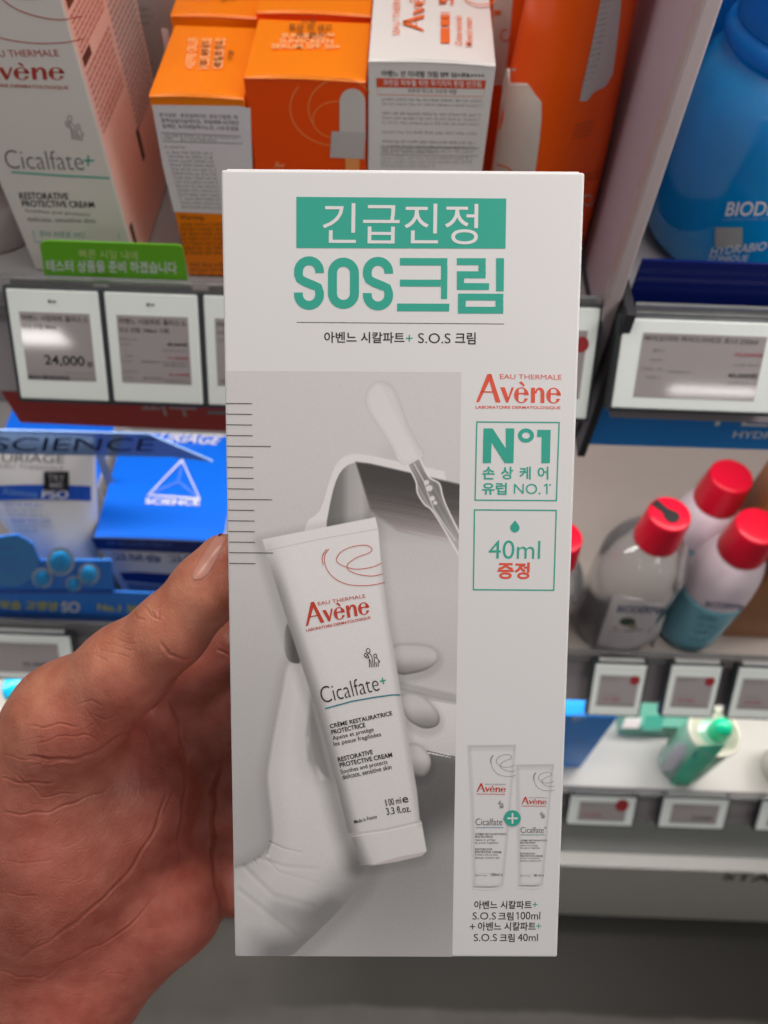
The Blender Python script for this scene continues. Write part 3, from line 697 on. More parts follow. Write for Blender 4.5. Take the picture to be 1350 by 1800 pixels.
# tester tube, upside down on its cap: flat seam above, round below
tt = empty('tester_tube', (-0.243, 0.312, S2L), 'white tester tube with a blue band and a black sticker, standing on its cap', 'tube')
P0, P1 = np.array([-0.2415, 0.313, CZ-0.535]), np.array([-0.2415, 0.321, CZ-0.394])
V = []; n = 40; rows = 16
for i in range(rows+1):
    t_ = i/rows; c_ = P0+(P1-P0)*t_; a_ = 0.0225+0.0333*t_; d_ = 0.0205*(1-t_**1.5)+0.0012
    V += [c_+np.array([a_*math.cos(q), d_*math.sin(q), 0]) for q in np.linspace(0, 2*math.pi, n, endpoint=False)]
f = [[i*n+j, i*n+(j+1) % n, (i+1)*n+(j+1) % n, (i+1)*n+j] for i in range(rows) for j in range(n)] + [list(range(n))[::-1], [rows*n+j for j in range(n)]]
b = MB(); b.add(V, f, mat('tube_white', (0.82, 0.81, 0.79), .32, var=.01)); b.build('body', tt, True)
b = MB(); b.lathe(rounded([(0.0205, 0.0006), (0.022, 0.002), (0.0215, 0.05), (0.019, 0.0525)]), (-0.2415, 0.313, S2L), (0, 0, 1), mat('tube_cap', C(150, 172, 215), .3), 40); b.build('cap', tt, True)
def tube_px(px, py, off):
    # front of the tube: iterate on its elliptic section
    Y = 0.305
    for _ in range(8):
        P = atY(px, py, Y); t_ = min(max((P[2]-P0[2])/(P1[2]-P0[2]), 0), 1); c_ = P0+(P1-P0)*t_; a_ = 0.0225+0.0333*t_; d_ = 0.0205*(1-t_**1.5)+0.0012
        q = min(abs(P[0]-c_[0])/a_, 0.995); Y = c_[1]-d_*math.sqrt(1-q*q)-off
    return atY(px, py, Y)
ik = Ink(tube_px, 0.0003)
m_tb = mat('tube_blue', C(32, 86, 190), .35)
grid(ik, [(848, -30, 163), (856, -28, 164), (868, -26, 164), (878, -24, 165)], m_tb) if False else None
xs = np.linspace(-20, 160, 14)
ik.put([(x, y+0.0014*(x-70)*(70-x)*-0.6*0.4+dy) for x in xs for y, dy in ((878, 0), (852, 0))], [[2*i, 2*i+2, 2*i+3, 2*i+1] for i in range(13)], m_tb)
ik.layer(2); ik.text('PSO', (73, 876), (119, 877), (75, 861), m_whiteink, .015); ik.text('Xémose', (4, 869), (66, 875), (4, 857), mat('pale_blue_ink', C(120, 165, 220), .5))
ik.layer(3); ik.rect(77, 829, 121, 862, m_black, 4); ik.layer(4); ik.text('TRY', (84, 845), (114, 846), (84, 834), m_midink, .02); ik.text('ME', (88, 858), (111, 858), (88, 848), m_midink, .02)
ik.layer(1); ik.text('URIAGE', (2, 812), (112, 814), (4, 797), m_greyink, -.005); ik.text('EAU THERMALE', (-2, 821), (112, 826), (-2, 815), m_midink)
ik.greek(8, 884, 120, 892, 1, m_tb, sl=.03); ik.greek(10, 893, 120, 901, 1, m_midink, sl=.03); ik.greek(14, 902, 130, 910, 1, m_midink, sl=.03); ik.greek(20, 912, 138, 921, 1, m_tb, sl=.02); ik.greek(24, 922, 140, 928, 1, m_midink, sl=.02); ik.greek(26, 931, 92, 938, 1, m_midink)
ik.build('label_print', tt)

# printed blue display tray with bubbles
tray = empty('display_tray', (-0.24, 0.284, S2L), 'blue display tray printed with bubbles and yellow Korean words', 'display tray')
m_tray = mat('tray_blue', C(48, 138, 248), .35, var=.12, vscale=40)
mp = plane_map((0, 0.2845, 0), (0, -1, 0))
outl = [(-80, 945), (0, 944), (30, 940), (58, 957), (70, 985), (100, 985), (150, 985), (196, 985), (200, 1040), (332, 1046), (336, 1092), (-80, 1086)]
b = MB(); b.prism([mp(x, y, 0) for x, y in outl], (0, 0.0012, 0), m_tray); b.build('front_card', tray)
b = MB(); b.box(-0.30, -0.115, 0.2862, 0.2995, S2L+0.0005, S2L+0.003, m_tray, .0003); b.build('base', tray)
ik = Ink(mp, 0.0002)
m_ring = mat('bubble_rim', C(215, 220, 228), .3, var=.05); m_bub = mat('bubble_blue', C(50, 170, 250), .08, var=.15, vscale=120); m_hi = mat('bubble_pale', C(225, 245, 255), .3)
ik.layer(2); ik.disc(20, 985, 48, 45, mat('tray_disc', C(76, 158, 232), .35))
ik.layer(3)
for s_, y_ in (('특별한', 965), ('보습 관리', 985), ('솔루션', 1003)): ik.greek(0, y_-7, 50, y_+6, 1, m_pb, unit=1.5)
bubbles = []
for cx, cy, r in ((107, 985, 25), (75, 1014, 18), (157, 1007, 19), (130, 1024, 14)):
    ik.layer(4); ik.disc(cx, cy, r, r, m_ring); bubbles.append((cx, cy, r*.8))
ik.layer(3); m_yel = mat('yellow_ink', C(225, 218, 60), .45)
ik.rect(-60, 1036, 200, 1042, mat('tray_deep', C(26, 92, 200), .35))
ik.text('보습 고영양', (0, 1069), (102, 1073), (0, 1053), m_yel, .02); ik.text('SO', (108, 1075), (141, 1076), (108, 1056), m_whiteink, .03); ik.text('집중 크림', (8, 1087), (86, 1089), (8, 1075), m_pb)
ik.text('No.1 보습', (172, 1073), (262, 1078), (172, 1058), m_yel, .02)
ik.build('tray_print', tray)
for cx, cy, r in bubbles:   # glossy domes stuck on the card
    rows_ = [(r*math.cos(q), 0.0014+0.0035*math.sin(q)) for q in np.radians([0, 14, 28, 42, 56, 70, 84])]; n = 28
    V = [mp(cx+w_*math.cos(t_), cy+w_*math.sin(t_), h_) for w_, h_ in rows_ for t_ in np.linspace(0, 2*math.pi, n, endpoint=False)]
    b = MB(); b.add(V, [[i*n+(j+1) % n, i*n+j, (i+1)*n+j, (i+1)*n+(j+1) % n] for i in range(len(rows_)-1) for j in range(n)]+[[(len(rows_)-1)*n+j for j in range(n)][::-1]], m_bub)
    b.build('bubble', tray, True)

# cyan cap glimpsed on the shelf under the hand
cy_ = empty('cyan_tube', (-0.322, 0.262, S3), 'cyan capped tube peeping out above the back of the hand', 'tube')
zt = float(atY(15, 1204, 0.262)[2])
b = MB(); b.lathe([(0.012, 0.0005), (0.013, 0.01), (0.0135, zt-S3-0.03)], (-0.318, 0.262, S3), (0, 0, 1), mat('teal_tube', C(30, 105, 135), .3), 32); b.build('body', cy_, True)
b = MB(); b.lathe(rounded([(0.013, zt-S3-0.0295), (0.0142, zt-S3-0.028), (0.0142, zt-S3-0.003), (0.012, zt-S3)]), (-0.318, 0.262, S3), (0, 0, 1), mat('cyan_cap', C(0, 190, 240), .25), 32); b.build('cap', cy_, True)

# ------------------------------------------------------------------ middle shelf, right: red capped bottles
m_red = mat('red_cap', C(222, 18, 50), 0.28, var=.03)
m_liquid = mat('clear_bottle', (1.0, 0.955, 0.965), 0.02, trans=0.90, ior=1.12, var=.03, vscale=60, coat=1.0)
m_milk = mat('milky_plastic', C(232, 214, 222), 0.35, var=.02, sss=.25, sssr=(1, .9, .95))
m_aqua = mat('aqua_liquid', C(140, 205, 222), 0.18, trans=0.25, ior=1.3, var=.06, vscale=60)
def cap_mesh(root, cx, cy, z0, z1, r0, r1):
    h = z1-z0; k = 40; b = MB()
    b.lathe(rounded([(r0*.96, 0), (r0, 0.0004), (r0*.98, h*.3), (r1, h*.9), (r1*.97, h*.97), (r1*.86, h), (0.0006, h*1.01)]), (cx, cy, z0), (0, 0, 1), m_red, k); return b.build('cap', root, True)
def red_bottle(cx, cy, z0, ztop, r, kind, label, rc=0.0155):
    root = empty('micellar_bottle', (cx, cy, z0), label, 'bottle', 'red capped cleansing bottles')
    H = ztop-z0; zc = H-0.030
    if kind == 'clear':
        prof = rounded([(r*.6, 0.0006), (r*.93, 0.001), (r, 0.006), (r, zc-0.036), (r*.93, zc-0.022), (r*.72, zc-0.008), (rc*1.02, zc-0.003), (rc*.9, zc-0.002)])
        b = MB(); b.lathe(prof, (cx, cy, z0), (0, 0, 1), m_liquid, 64); b.build('body', root, True)
    else:
        hb = kind
        prof = rounded([(r*.6, 0.0006), (r*.93, 0.001), (r, 0.006), (r, hb), (r*.985, hb+0.0003)])
        b = MB(); b.lathe(prof, (cx, cy, z0), (0, 0, 1), m_aqua, 56); b.build('lower_body', root, True)
        prof2 = rounded([(r*.985, hb+0.0006), (r*1.0, hb+0.002), (r*.97, zc-0.034), (r*.9, zc-0.018), (rc*1.12, zc-0.004), (rc*.9, zc-0.002)])
        b = MB(); b.lathe(prof2, (cx, cy, z0), (0, 0, 1), m_milk, 56); b.build('upper_body', root, True)
    cap_mesh(root, cx, cy, z0+zc-0.0015, ztop, rc*1.06, rc*.95)
    return root, cyl_px(cx, cy, lambda z: r)
q1, mq = red_bottle(0.1945, 0.312, S2R, CZ-0.4425, 0.0335, 'clear', 'clear round bottle with a red cap and a black sticker on the cap')
ik = Ink(mq, 0.0004)
m_wl = mat('bottle_label', C(206, 198, 198), .4, var=.04, vscale=80)
grid(ik, [(1046, 1078, 1090), (1054, 1075, 1130), (1062, 1072, 1168), (1080, 1066, 1170), (1110, 1056, 1160), (1140, 1046, 1148), (1165, 1040, 1138)], m_wl)
ik.layer(2); ik.text('BIODERMA', (1084, 1076), (1166, 1080), (1087, 1064), mat('navy_ink', C(45, 62, 110), .5))
ik.disc(1103, 1093, 14, 7, mat('leaf_ink', C(60, 78, 62), .5)); ik.disc(1112, 1101, 8, 5, mat('pale_leaf_ink', C(150, 140, 120), .5)); ik.stroke([(1078, 1103), (1105, 1110), (1130, 1107)], 2, m_greyink)
ik.greek(1070, 1108, 1108, 1114, 1, m_tagredtext); 
for r in range(4): ik.greek(1068-r*2, 1118+r*7, 1148-r*2, 1122+r*7, 1, m_midink, sl=.02)
ik.build('label_print', q1)
# black sticker over the cap top and down its back edge
capz = CZ-0.4425
st = MB(); cc = atZ(1181, 907, capz+0.0008)
e1 = atZ(1158, 888, capz+0.0004); dv_ = e1-cc; dv_ = dv_/np.linalg.norm(dv_); nv = np.cross([0, 0, 1.], dv_)
t = np.linspace(-math.pi*.62, math.pi*.62, 16); pts = [cc - dv_*0.0052*math.cos(a) + nv*0.0052*math.sin(a) for a in t]
pts = pts[::-1]
neck = [cc+dv_*0.006+nv*0.0026, cc+dv_*0.0155+nv*0.0034, cc+dv_*0.0155-nv*0.0034, cc+dv_*0.006-nv*0.0026]
st.prism(pts+neck[::-1] if np.dot(pts[-1]-cc, nv) < 0 else pts+neck, (0, 0, -0.0006), m_black); st.build('sticker', q1)
q2, mq2 = red_bottle(0.2570, 0.309, S2R, CZ-0.4490, 0.0262, 0.072, 'red capped white and aqua bottle standing nearest, before the amber carton', 0.0165)
ik = Ink(mq2, 0.0004)
ik.text('BIODERMA', (1240, 1067), (1308, 1073), (1241, 1057), mat('navy_ink', C(45, 62, 110), .5)); m_bw2 = mat('blue_words', C(48, 92, 140), .5)
ik.greek(1228, 1082, 1290, 1094, 1, m_bw2, sl=.15); ik.greek(1226, 1096, 1286, 1104, 1, m_bw2, sl=.15); ik.greek(1220, 1107, 1280, 1118, 1, m_bw2, sl=.12); ik.greek(1212, 1120, 1262, 1128, 1, m_bw2, sl=.1)
ik.build('label_print', q2)
q3, mq3 = red_bottle(0.2549, 0.3620, S2R, CZ-0.462, 0.0262, 0.070, 'red capped white and aqua bottle standing furthest back', 0.0170)
q4, mq4 = red_bottle(0.1270, 0.3080, S2R, CZ-0.470, 0.0285, 'clear', 'clear bottle with a red cap, mostly hidden behind the box', 0.0150)
# amber carton at the right frame edge
za = z_at(1345, 800, 0.318)
ca = carton('amber_carton', 0.283, 0.335, 0.300, 0.375, S2R+0.0005, za, mat('amber_card', C(160, 104, 62), .35, var=.08, vscale=30), 'copper brown carton beside the nearest red capped bottle', None)

# ------------------------------------------------------------------ lowest shelf, right
zp = z_at(1080, 1261, 0.25)
pk = carton('blue_pack', 0.158, 0.2085, 0.250, 0.292, S3+0.0005, zp, mat('blue_pack_card', C(24, 150, 255), .3, var=.10, vscale=30), 'blue pack with a green foot on the lowest shelf', None)
ik = front(0.25)
ik.text('RIT', (1008, 1268), (1032, 1262), (1007, 1257), m_whiteink, .01); ik.build('lettering', pk)
ik = front(0.25); ik.greek(1011, 1300, 1034, 1308, 1, m_greyink, sl=-.2)
ik.build('small_print', pk)
ik = front(0.25); ik.poly([(960, 1362), (1016, 1357), (1002, 1385), (955, 1385)], mat('green_print', C(90, 160, 60), .4)); ik.build('green_foot', pk)
gx, gy = 0.3115, 0.258
zt = CZ-0.715
gb = empty('cleanser_bottle', (gx, gy, S3), 'small translucent bottle with a green pump and a green label', 'bottle')
m_gb = mat('pale_green_plastic', C(176, 232, 204), 0.08, trans=0.45, ior=1.15, var=.03, coat=.8)
H = zt-S3
gp = rounded([(0.012, 0.0006), (0.0215, 0.001), (0.0235, 0.005), (0.0235, H-0.010), (0.0222, H-0.003), (0.020, H-0.001), (0.012, H)])
b = MB(); b.lathe(gp, (gx, gy, S3), (0, 0, 1), m_gb, 56); b.build('body', gb, True)
b = MB(); b.lathe(rounded([(0.0228, H-0.001), (0.0242, H), (0.0240, H+0.003), (0.0222, H+0.004), (0.0205, H+0.002), (0.0203, H-0.0002)]), (gx, gy, S3), (0, 0, 1), mat('clear_ring', C(236, 232, 214), .1, trans=.3, var=0), 56); b.build('rim', gb, True)
b = MB(); b.lathe(rounded([(0.0085, H+0.0006), (0.0095, H+0.001), (0.009, H+0.016), (0.0075, H+0.019), (0.004, H+0.022), (0.0005, H+0.0225)]), (gx+0.003, gy, S3), (0, 0, 1), mat('green_pump', C(0, 190, 140), .25), 32); b.build('pump', gb, True)
mg = cyl_px(gx, gy, lambda z: 0.0236)
ik = Ink(mg, 0.0004)
m_gl = mat('green_label', C(86, 214, 172), .3, var=.05)
def plab(rows, m):
    grid(ik, rows, m)
plab([(1310, 1226, 1276), (1330, 1213, 1258), (1350, 1197, 1238), (1368, 1183, 1221), (1382, 1172, 1210)], m_gl)
ik.layer(2); ik.greek(1216, 1324, 1234, 1334, 1, m_darker); ik.layer(1)
plab([(1308, 1190, 1206), (1325, 1176, 1204), (1345, 1164, 1190), (1355, 1162, 1180)], m_wl)
ik.build('label_print', gb)
# low teal pack lying at the back
p0 = atZ(1086, 1292, S3); p1 = atZ(1200, 1296, S3)
tp = carton('soap_pack', float(p0[0]), float(p1[0]), float(p0[1]), float(p0[1])+0.06, S3+0.0005, S3+0.028, mat('teal_pack', C(120, 190, 170), .12, trans=.15, ior=1.3, var=.25, vscale=40), 'low pale teal pack lying at the back behind the small tags', None, None, 'pack')
ik = top(S3+0.028); ik.layer(2); ik.poly([(1100, 1262), (1128, 1262), (1122, 1280), (1092, 1280)], m_wl); ik.poly([(1135, 1258), (1168, 1258), (1162, 1284), (1128, 1284)], mat('deep_teal', C(50, 150, 130), .3)); ik.build('lid_print', tp)
wx, wy = [float(v) for v in atZ(1372, 1352, S3)[:2]]
wj = empty('cream_jar', (wx, wy, S3), 'white round jar at the frame edge beside the small green bottle', 'jar')
b = MB(); b.lathe(rounded([(0.018, 0.0006), (0.021, 0.002), (0.021, 0.022), (0.019, 0.024)]), (wx, wy, S3), (0, 0, 1), mat('white_jar', C(222, 218, 210), .2), 40); b.build('body', wj, True)
b = MB(); b.lathe(rounded([(0.0215, 0.0245), (0.022, 0.026), (0.022, 0.036), (0.020, 0.038), (0.001, 0.0385)]), (wx, wy, S3), (0, 0, 1), mat('white_jar', C(222, 218, 210), .2), 40); b.build('lid', wj, True)
# ------------------------------------------------------------------ the carton in the hand
AX = np.array([[0.99952, -0.03002, 0.00807], [0.02785, 0.74951, -0.66141], [0.0138, 0.66131, 0.74998]])  # columns: right, up, front of the carton
BU, BV, BN = AX[:, 0]/np.linalg.norm(AX[:, 0]), AX[:, 1]/np.linalg.norm(AX[:, 1]), AX[:, 2]/np.linalg.norm(AX[:, 2])
BC = CAM + np.array([0.004524, 0.096687, -0.173655])
BW, BH, BT = 0.085, 0.19834, 0.042
box = empty('gift_carton', BC - BN*BT/2 - BV*BH/2, 'tall white carton with green lettering and a grey photo print, held up by the hand', 'carton')
m_box = mat('box_card', (0.80, 0.772, 0.765), 0.33, 0.45, var=0.010, bump=0.06, bscale=1800)
b = MB(); b.frame_box(BC - BU*BW/2 - BV*BH/2 - BN*BT, BU*BW, BV*BH, BN*BT, m_box, 0.0006, 4); b.build('body', box)
# tuck flap along the top and glue seam at the side
b = MB(); b.frame_box(BC - BU*(BW/2-0.001) + BV*(BH/2-0.0002) - BN*(BT-0.0012), BU*(BW-0.002), BV*0.0007, BN*(BT-0.0022), m_box, 0.0003); b.build('lid', box)
bmap = lambda x, y, off: atP(x, y, BC, BN) + BN*off

def lum(y): return np.interp(y, [300, 600, 1000, 1400, 1690], [208, 202, 190, 180, 173])   # paper white read off the photo, to turn print greys into ink densities
def sdf_poly(X, Y, pts):
    P = np.asarray(pts, float); n = len(P); d = np.full(X.shape, 1e18); s = np.ones(X.shape)
    for i in range(n):
        a, c = P[i], P[i-1]; ex, ey = c-a; wx, wy = X-a[0], Y-a[1]
        t = np.clip((wx*ex+wy*ey)/(ex*ex+ey*ey+1e-12), 0, 1); d = np.minimum(d, (wx-ex*t)**2+(wy-ey*t)**2)
        c1, c2, c3 = Y >= a[1], Y < c[1], ex*wy > ey*wx
        s = np.where((c1 & c2 & c3) | (~c1 & ~c2 & ~c3), -s, s)
    return s*np.sqrt(d)
def smoothpts(pts, it=2):
    P = np.asarray(pts, float)
    for _ in range(it):
        N = np.roll(P, -1, 0); P = np.stack([P*.75+N*.25, P*.25+N*.75], 1).reshape(-1, 2)
    return P
def seg_d(X, Y, pts):
    d = np.full(X.shape, 1e9); tt = np.zeros(X.shape); n = len(pts)-1
    for i in range(n):
        a = np.array(pts[i], float); e = np.array(pts[i+1], float)-a
        t = np.clip(((X-a[0])*e[0]+(Y-a[1])*e[1])/(e@e), 0, 1); q = np.hypot(X-a[0]-e[0]*t, Y-a[1]-e[1]*t)
        tt = np.where(q < d, (i+t)/n, tt); d = np.minimum(d, q)
    return d, tt
def sst(a, b, x): t = np.clip((x-a)/(b-a), 0, 1); return t*t*(3-2*t)

class Paint:
    def __init__(s, X, Y): s.X, s.Y = X, Y; s.c = np.zeros(X.shape+(3,))
    def over(s, a, col): s.c = s.c*(1-a[..., None]) + np.broadcast_to(np.asarray(col, float), s.c.shape)*a[..., None]
    def mul(s, a, k): s.c = s.c*(1-a[..., None]*(1-k))
    def poly(s, pts, col, soft=1.2, smooth=0):
        d = sdf_poly(s.X, s.Y, smoothpts(pts, smooth) if smooth else pts); a = sst(soft, -soft, d); s.over(a, col); return d
def gray(v, t=(1.0, .99, .985)): return np.stack([np.asarray(v, float)*k for k in t], -1)

_bn = rng.normal(0, 1, (4000,)); _bn = np.convolve(_bn, [.25, .5, .25], 'same')
def brush(a, b): return np.interp((a*1.1+np.sin(b)*2) % 3900, np.arange(4000), _bn)
def curve(P, n=10):
    P = np.asarray(P, float); Q = np.concatenate([[2*P[0]-P[1]], P, [2*P[-1]-P[-2]]]); o_ = []
    for i in range(1, len(Q)-2):
        for u in np.linspace(0, 1, n, endpoint=False):
            a, b_, c, d = Q[i-1:i+3]; o_.append(.5*((2*b_)+(-a+c)*u+(2*a-5*b_+4*c-d)*u*u+(-a+3*b_-3*c+d)*u**3))
    return [tuple(x) for x in o_]+[tuple(P[-1])]
def photo_print(X, Y):
    p = Paint(X, Y)
    bg = np.interp(Y, [650, 800, 1000, 1200, 1400, 1690], [188, 184, 175, 160, 150, 146])
    p.c = gray(bg)
    p.mul(sst(300, 0, np.hypot((X-700)*.9, Y-1480)), 0.80)
    # ---- steel tray
    p.mul(sst(40, 0, seg_d(X, Y, [(690, 800), (720, 810)])[0])*.6, .93)
    p.poly([(532, 945), (540, 915), (556, 905), (566, 892), (580, 842), (592, 812), (610, 799), (634, 797), (700, 811), (808, 834), (808, 1335), (740, 1322), (560, 1290)], gray(200*np.ones_like(X)), 1.5, 1)
    inner = [(572, 930), (583, 870), (593, 838), (606, 820), (624, 812), (650, 815), (808, 852), (808, 1300), (560, 1280)]
    v = np.interp(X, [575, 600, 614, 636, 660], [96, 112, 150, 160, 120])
    d = p.poly(inner, gray(v), 1.5, 1)
    back = [(625, 812), (650, 815), (812, 852), (812, 962), (700, 930), (652, 898), (640, 860)]
    vb = np.interp(Y + (X-700)*-.12, [812, 850, 890, 915, 945], [62, 66, 88, 120, 170]) + 7*brush(Y-X*.16, X*.03)*np.clip((Y-850)/40, 0, 1)
    p.poly(back, gray(vb, (1, .955, .94)), 3)
    floor = [(652, 900), (700, 932), (760, 945), (812, 955), (812, 1240), (690, 1215), (640, 1000)]
    vf = np.interp(Y, [900, 960, 1040, 1120, 1180, 1240], [150, 174, 176, 170, 164, 172])
    p.poly(floor, gray(vf), 5)
    p.poly([(690, 1195), (760, 1212), (812, 1222), (812, 1262), (760, 1252), (690, 1235)], gray(152+12*brush(Y-X*.19, X*.03)), 5)
    p.poly([(690, 1222), (812, 1240), (812, 1330), (700, 1312)], gray(np.interp(Y, [1225, 1250, 1300, 1330], [188, 182, 176, 168])), 2.5)
    p.over(sst(1.6, .4, seg_d(X, Y, [(690, 1308), (750, 1320), (812, 1334)])[0]), gray(70*np.ones_like(X)))
    sh = sdf_poly(X, Y, [(700, 1316), (812, 1336), (812, 1420), (740, 1450), (735, 1380)])
    p.mul(sst(60, -20, sh)*np.where(Y > 1314+(X-700)*.19, 1, 0), .62)
    # ---- dropper
    bulb = [(643, 715), (643, 690), (656, 673), (674, 669), (692, 680), (703, 705), (715, 742), (735, 782), (746, 794), (740, 808), (716, 820), (698, 810), (690, 788), (664, 748)]
    d = sdf_poly(X, Y, smoothpts(bulb, 1)); a = sst(1.5, -1.5, d)
    vv = 189 + 8*sst(-2, -9, d) - 10*sst(0.5, 4, (X-674)-(Y-690)*.5)*.5
    p.over(a, gray(vv)); p.mul(sst(2, 0, np.abs(d)), .95); p.over(sst(3, 0, seg_d(X, Y, [(700, 806), (718, 818), (742, 800)])[0])*.7, gray(200*np.ones_like(X)))
    tube_l = curve([(717, 818), (731, 846), (734, 866), (746, 886), (764, 903), (808, 978)], 5)
    tube_r = curve([(738, 806), (754, 838), (772, 850), (778, 872), (786, 893), (808, 938)], 5)
    p.poly(tube_l+tube_r[::-1], gray(np.interp(Y, [810, 850, 900, 960], [150, 122, 128, 165]) + 14*brush((X-Y*.55)*.7, 0)), 1.2)
    for l, w_, v_ in ((tube_l, 1.6, 205), (tube_r, 1.6, 208), ([(728, 815), (745, 846), (762, 895), (800, 950)], 1.2, 190)):
        p.over(sst(w_+.8, w_-.8, seg_d(X, Y, l)[0])*.85, gray(v_*np.ones_like(X)))
    for cx, cy, r in ((750, 848, 6), (755, 858, 7), (760, 876, 6), (765, 884, 5)): p.over(sst(r, r-3, np.hypot(X-cx, Y-cy))*.8, gray(212*np.ones_like(X)))
    # ---- gloved fingers behind the tube
    for pts, sh_ in (([(680, 1132), (735, 1130), (764, 1137), (774, 1154), (763, 1170), (740, 1182), (690, 1189)], (1128, 1190)), ([(700, 1218), (735, 1217), (758, 1234), (774, 1257), (772, 1275), (752, 1282), (733, 1277), (712, 1262)], (1212, 1285)), ([(712, 1306), (737, 1306), (753, 1322), (759, 1340), (752, 1361), (738, 1367), (720, 1358)], (1302, 1370))):
        d = sdf_poly(X, Y, smoothpts(pts, 2)); p.mul(sst(14, 0, sdf_poly(X, Y-7, smoothpts(pts, 2)))*.5, .80)
        v = 172 - 62*sst(.35, 1.0, (Y-sh_[0])/(sh_[1]-sh_[0])) - 22*sst(-7, 0, d)
        p.over(sst(1.3, -1.3, d), gray(v, (1, .98, .97)))
    # ---- gloved thumb, palm and cuff
    glove = [(500, 1172), (508, 1162), (522, 1160), (538, 1171), (549, 1198), (551, 1230), (546, 1262), (542, 1290), (545, 1330), (556, 1352), (640, 1330), (652, 1500), (647, 1524), (634, 1556), (600, 1596), (576, 1621), (540, 1655), (506, 1688), (380, 1690), (380, 1530), (413, 1522), (445, 1511), (468, 1492), (476, 1472), (475, 1446), (470, 1404), (465, 1362), (472, 1319), (479, 1277), (490, 1226)]
    g = smoothpts(glove, 2); d = sdf_poly(X, Y, g); a = sst(1.3, -1.3, d)
    p.mul(sst(30, 0, sdf_poly(X-8, Y-4, g))*.55, .82)
    v = np.interp(Y, [1160, 1260, 1400, 1500, 1600, 1690], [187, 181, 178, 173, 163, 154])
    v = v - 34*sst(-9, 0, d)*sst(560, 470, X) - 10*sst(-45, -5, d)
    v -= 34*sst(34, 0, seg_d(X, Y, [(570, 1330), (592, 1420), (622, 1520)])[0])          # shade along the tube
    q, t = seg_d(X, Y, [(551, 1205), (549, 1250), (544, 1290), (547, 1335), (556, 1362)]); v -= 44*sst(11, 0, q)*np.interp(t, [0, .2, .7, 1], [.5, 1, .8, 0]); v -= 18*sst(0, 6, X-549)*sst(1400, 1300, Y)*sst(1180, 1240, Y)
    v -= 44*sst(80, 0, seg_d(X, Y, [(652, 1535), (600, 1600), (540, 1655), (500, 1690)])[0])
    v -= 22*sst(34, 0, seg_d(X, Y, [(490, 1600), (530, 1606), (575, 1592)])[0]) + 14*sst(36, 0, seg_d(X, Y, [(450, 1650), (480, 1668), (500, 1690)])[0])
    for l, w_, k in (([(474, 1478), (500, 1490), (530, 1497)], 3, 26), ([(455, 1505), (500, 1520), (560, 1525)], 5, 14), ([(462, 1500), (490, 1530), (560, 1550)], 4, 10), ([(430, 1520), (480, 1570), (550, 1590)], 7, 14), ([(420, 1560), (470, 1600), (520, 1640)], 7, 12), ([(470, 1500), (476, 1480)], 4, 30), ([(445, 1508), (452, 1518)], 3, 25)):
        q, t = seg_d(X, Y, l); v -= k*sst(w_, 0, q)*(1-.6*t); v += k*.5*sst(w_, 0, seg_d(X, Y-w_*1.3, l)[0])*(1-.6*t)
    v = np.maximum(v, 104); p.over(a, gray(v, (1, .99, .985)))
    q, t = seg_d(X, Y, [(543, 1300), (556, 1325), (566, 1368)]); p.over(sst(9, 0, q)*.35*np.where(d < 0, 1, 0), gray(200*np.ones_like(X)))
    p.poly([(549, 1236), (560, 1250), (575, 1310), (590, 1372), (572, 1366), (556, 1345), (547, 1310), (545, 1275)], gray(np.interp(X-(Y-1240)*.25, [545, 552, 562], [118, 142, 128]), (1, .99, .985)), 3, 1)
    # far side of the hand seen left of the tube
    p.poly([(506, 1090), (500, 1110), (497, 1136), (505, 1160), (516, 1166), (530, 1166), (522, 1140)], gray(np.interp(X, [496, 503, 515], [176, 120, 80])), 1.5, 1)
    # ---- the tube
    tube = [(461, 948), (660, 909), (665, 931), (670, 992), (683, 1096), (693, 1145), (705, 1221), (719, 1305), (733, 1390), (738, 1441), (741, 1444), (750, 1496), (741, 1503), (700, 1511), (660, 1519), (634, 1521), (617, 1468), (612, 1464), (581, 1333), (553, 1238), (524, 1150), (505, 1092), (480, 1012), (466, 966)]
    d = sdf_poly(X, Y, tube); p.mul(sst(22, 0, sdf_poly(X+3, Y-5, tube))*.5, .78)
    v = np.interp(Y, [909, 1000, 1200, 1400, 1520], [201, 198, 188, 180, 176])
    dl = seg_d(X, Y, [(466, 966), (505, 1092), (553, 1238), (612, 1464), (634, 1521)])[0]; dr = seg_d(X, Y, [(670, 992), (693, 1145), (719, 1305), (741, 1444)])[0]
    v = v - 62*sst(26, 0, dl)*sst(930, 1040, Y) - 26*sst(14, 0, dr)*sst(960, 1060, Y) - 8*sst(50, 10, dl)
    p.over(sst(1.2, -1.2, d), gray(v, (1, .99, .985)))
    p.over(sst(1.6, .3, seg_d(X, Y, [(468, 968), (560, 948), (664, 930)])[0])*.4, gray(150*np.ones_like(X)))
    p.over(sst(2.5, .5, seg_d(X, Y, [(617, 1466), (680, 1457), (739, 1443)])[0])*.6, gray(150*np.ones_like(X)))
    p.over(sst(1.5, .3, seg_d(X, Y, [(619, 1470), (680, 1461), (741, 1447)])[0])*.5, gray(200*np.ones_like(X)))
    p.poly([(650, 1521), (700, 1506), (748, 1497), (742, 1504), (700, 1514), (664, 1520)], gray(160*np.ones_like(X), (1, .95, .95)), 1.2)
    # print grain
    p.c += rng.normal(0, 1.6, X.shape)[..., None]
    return p.c
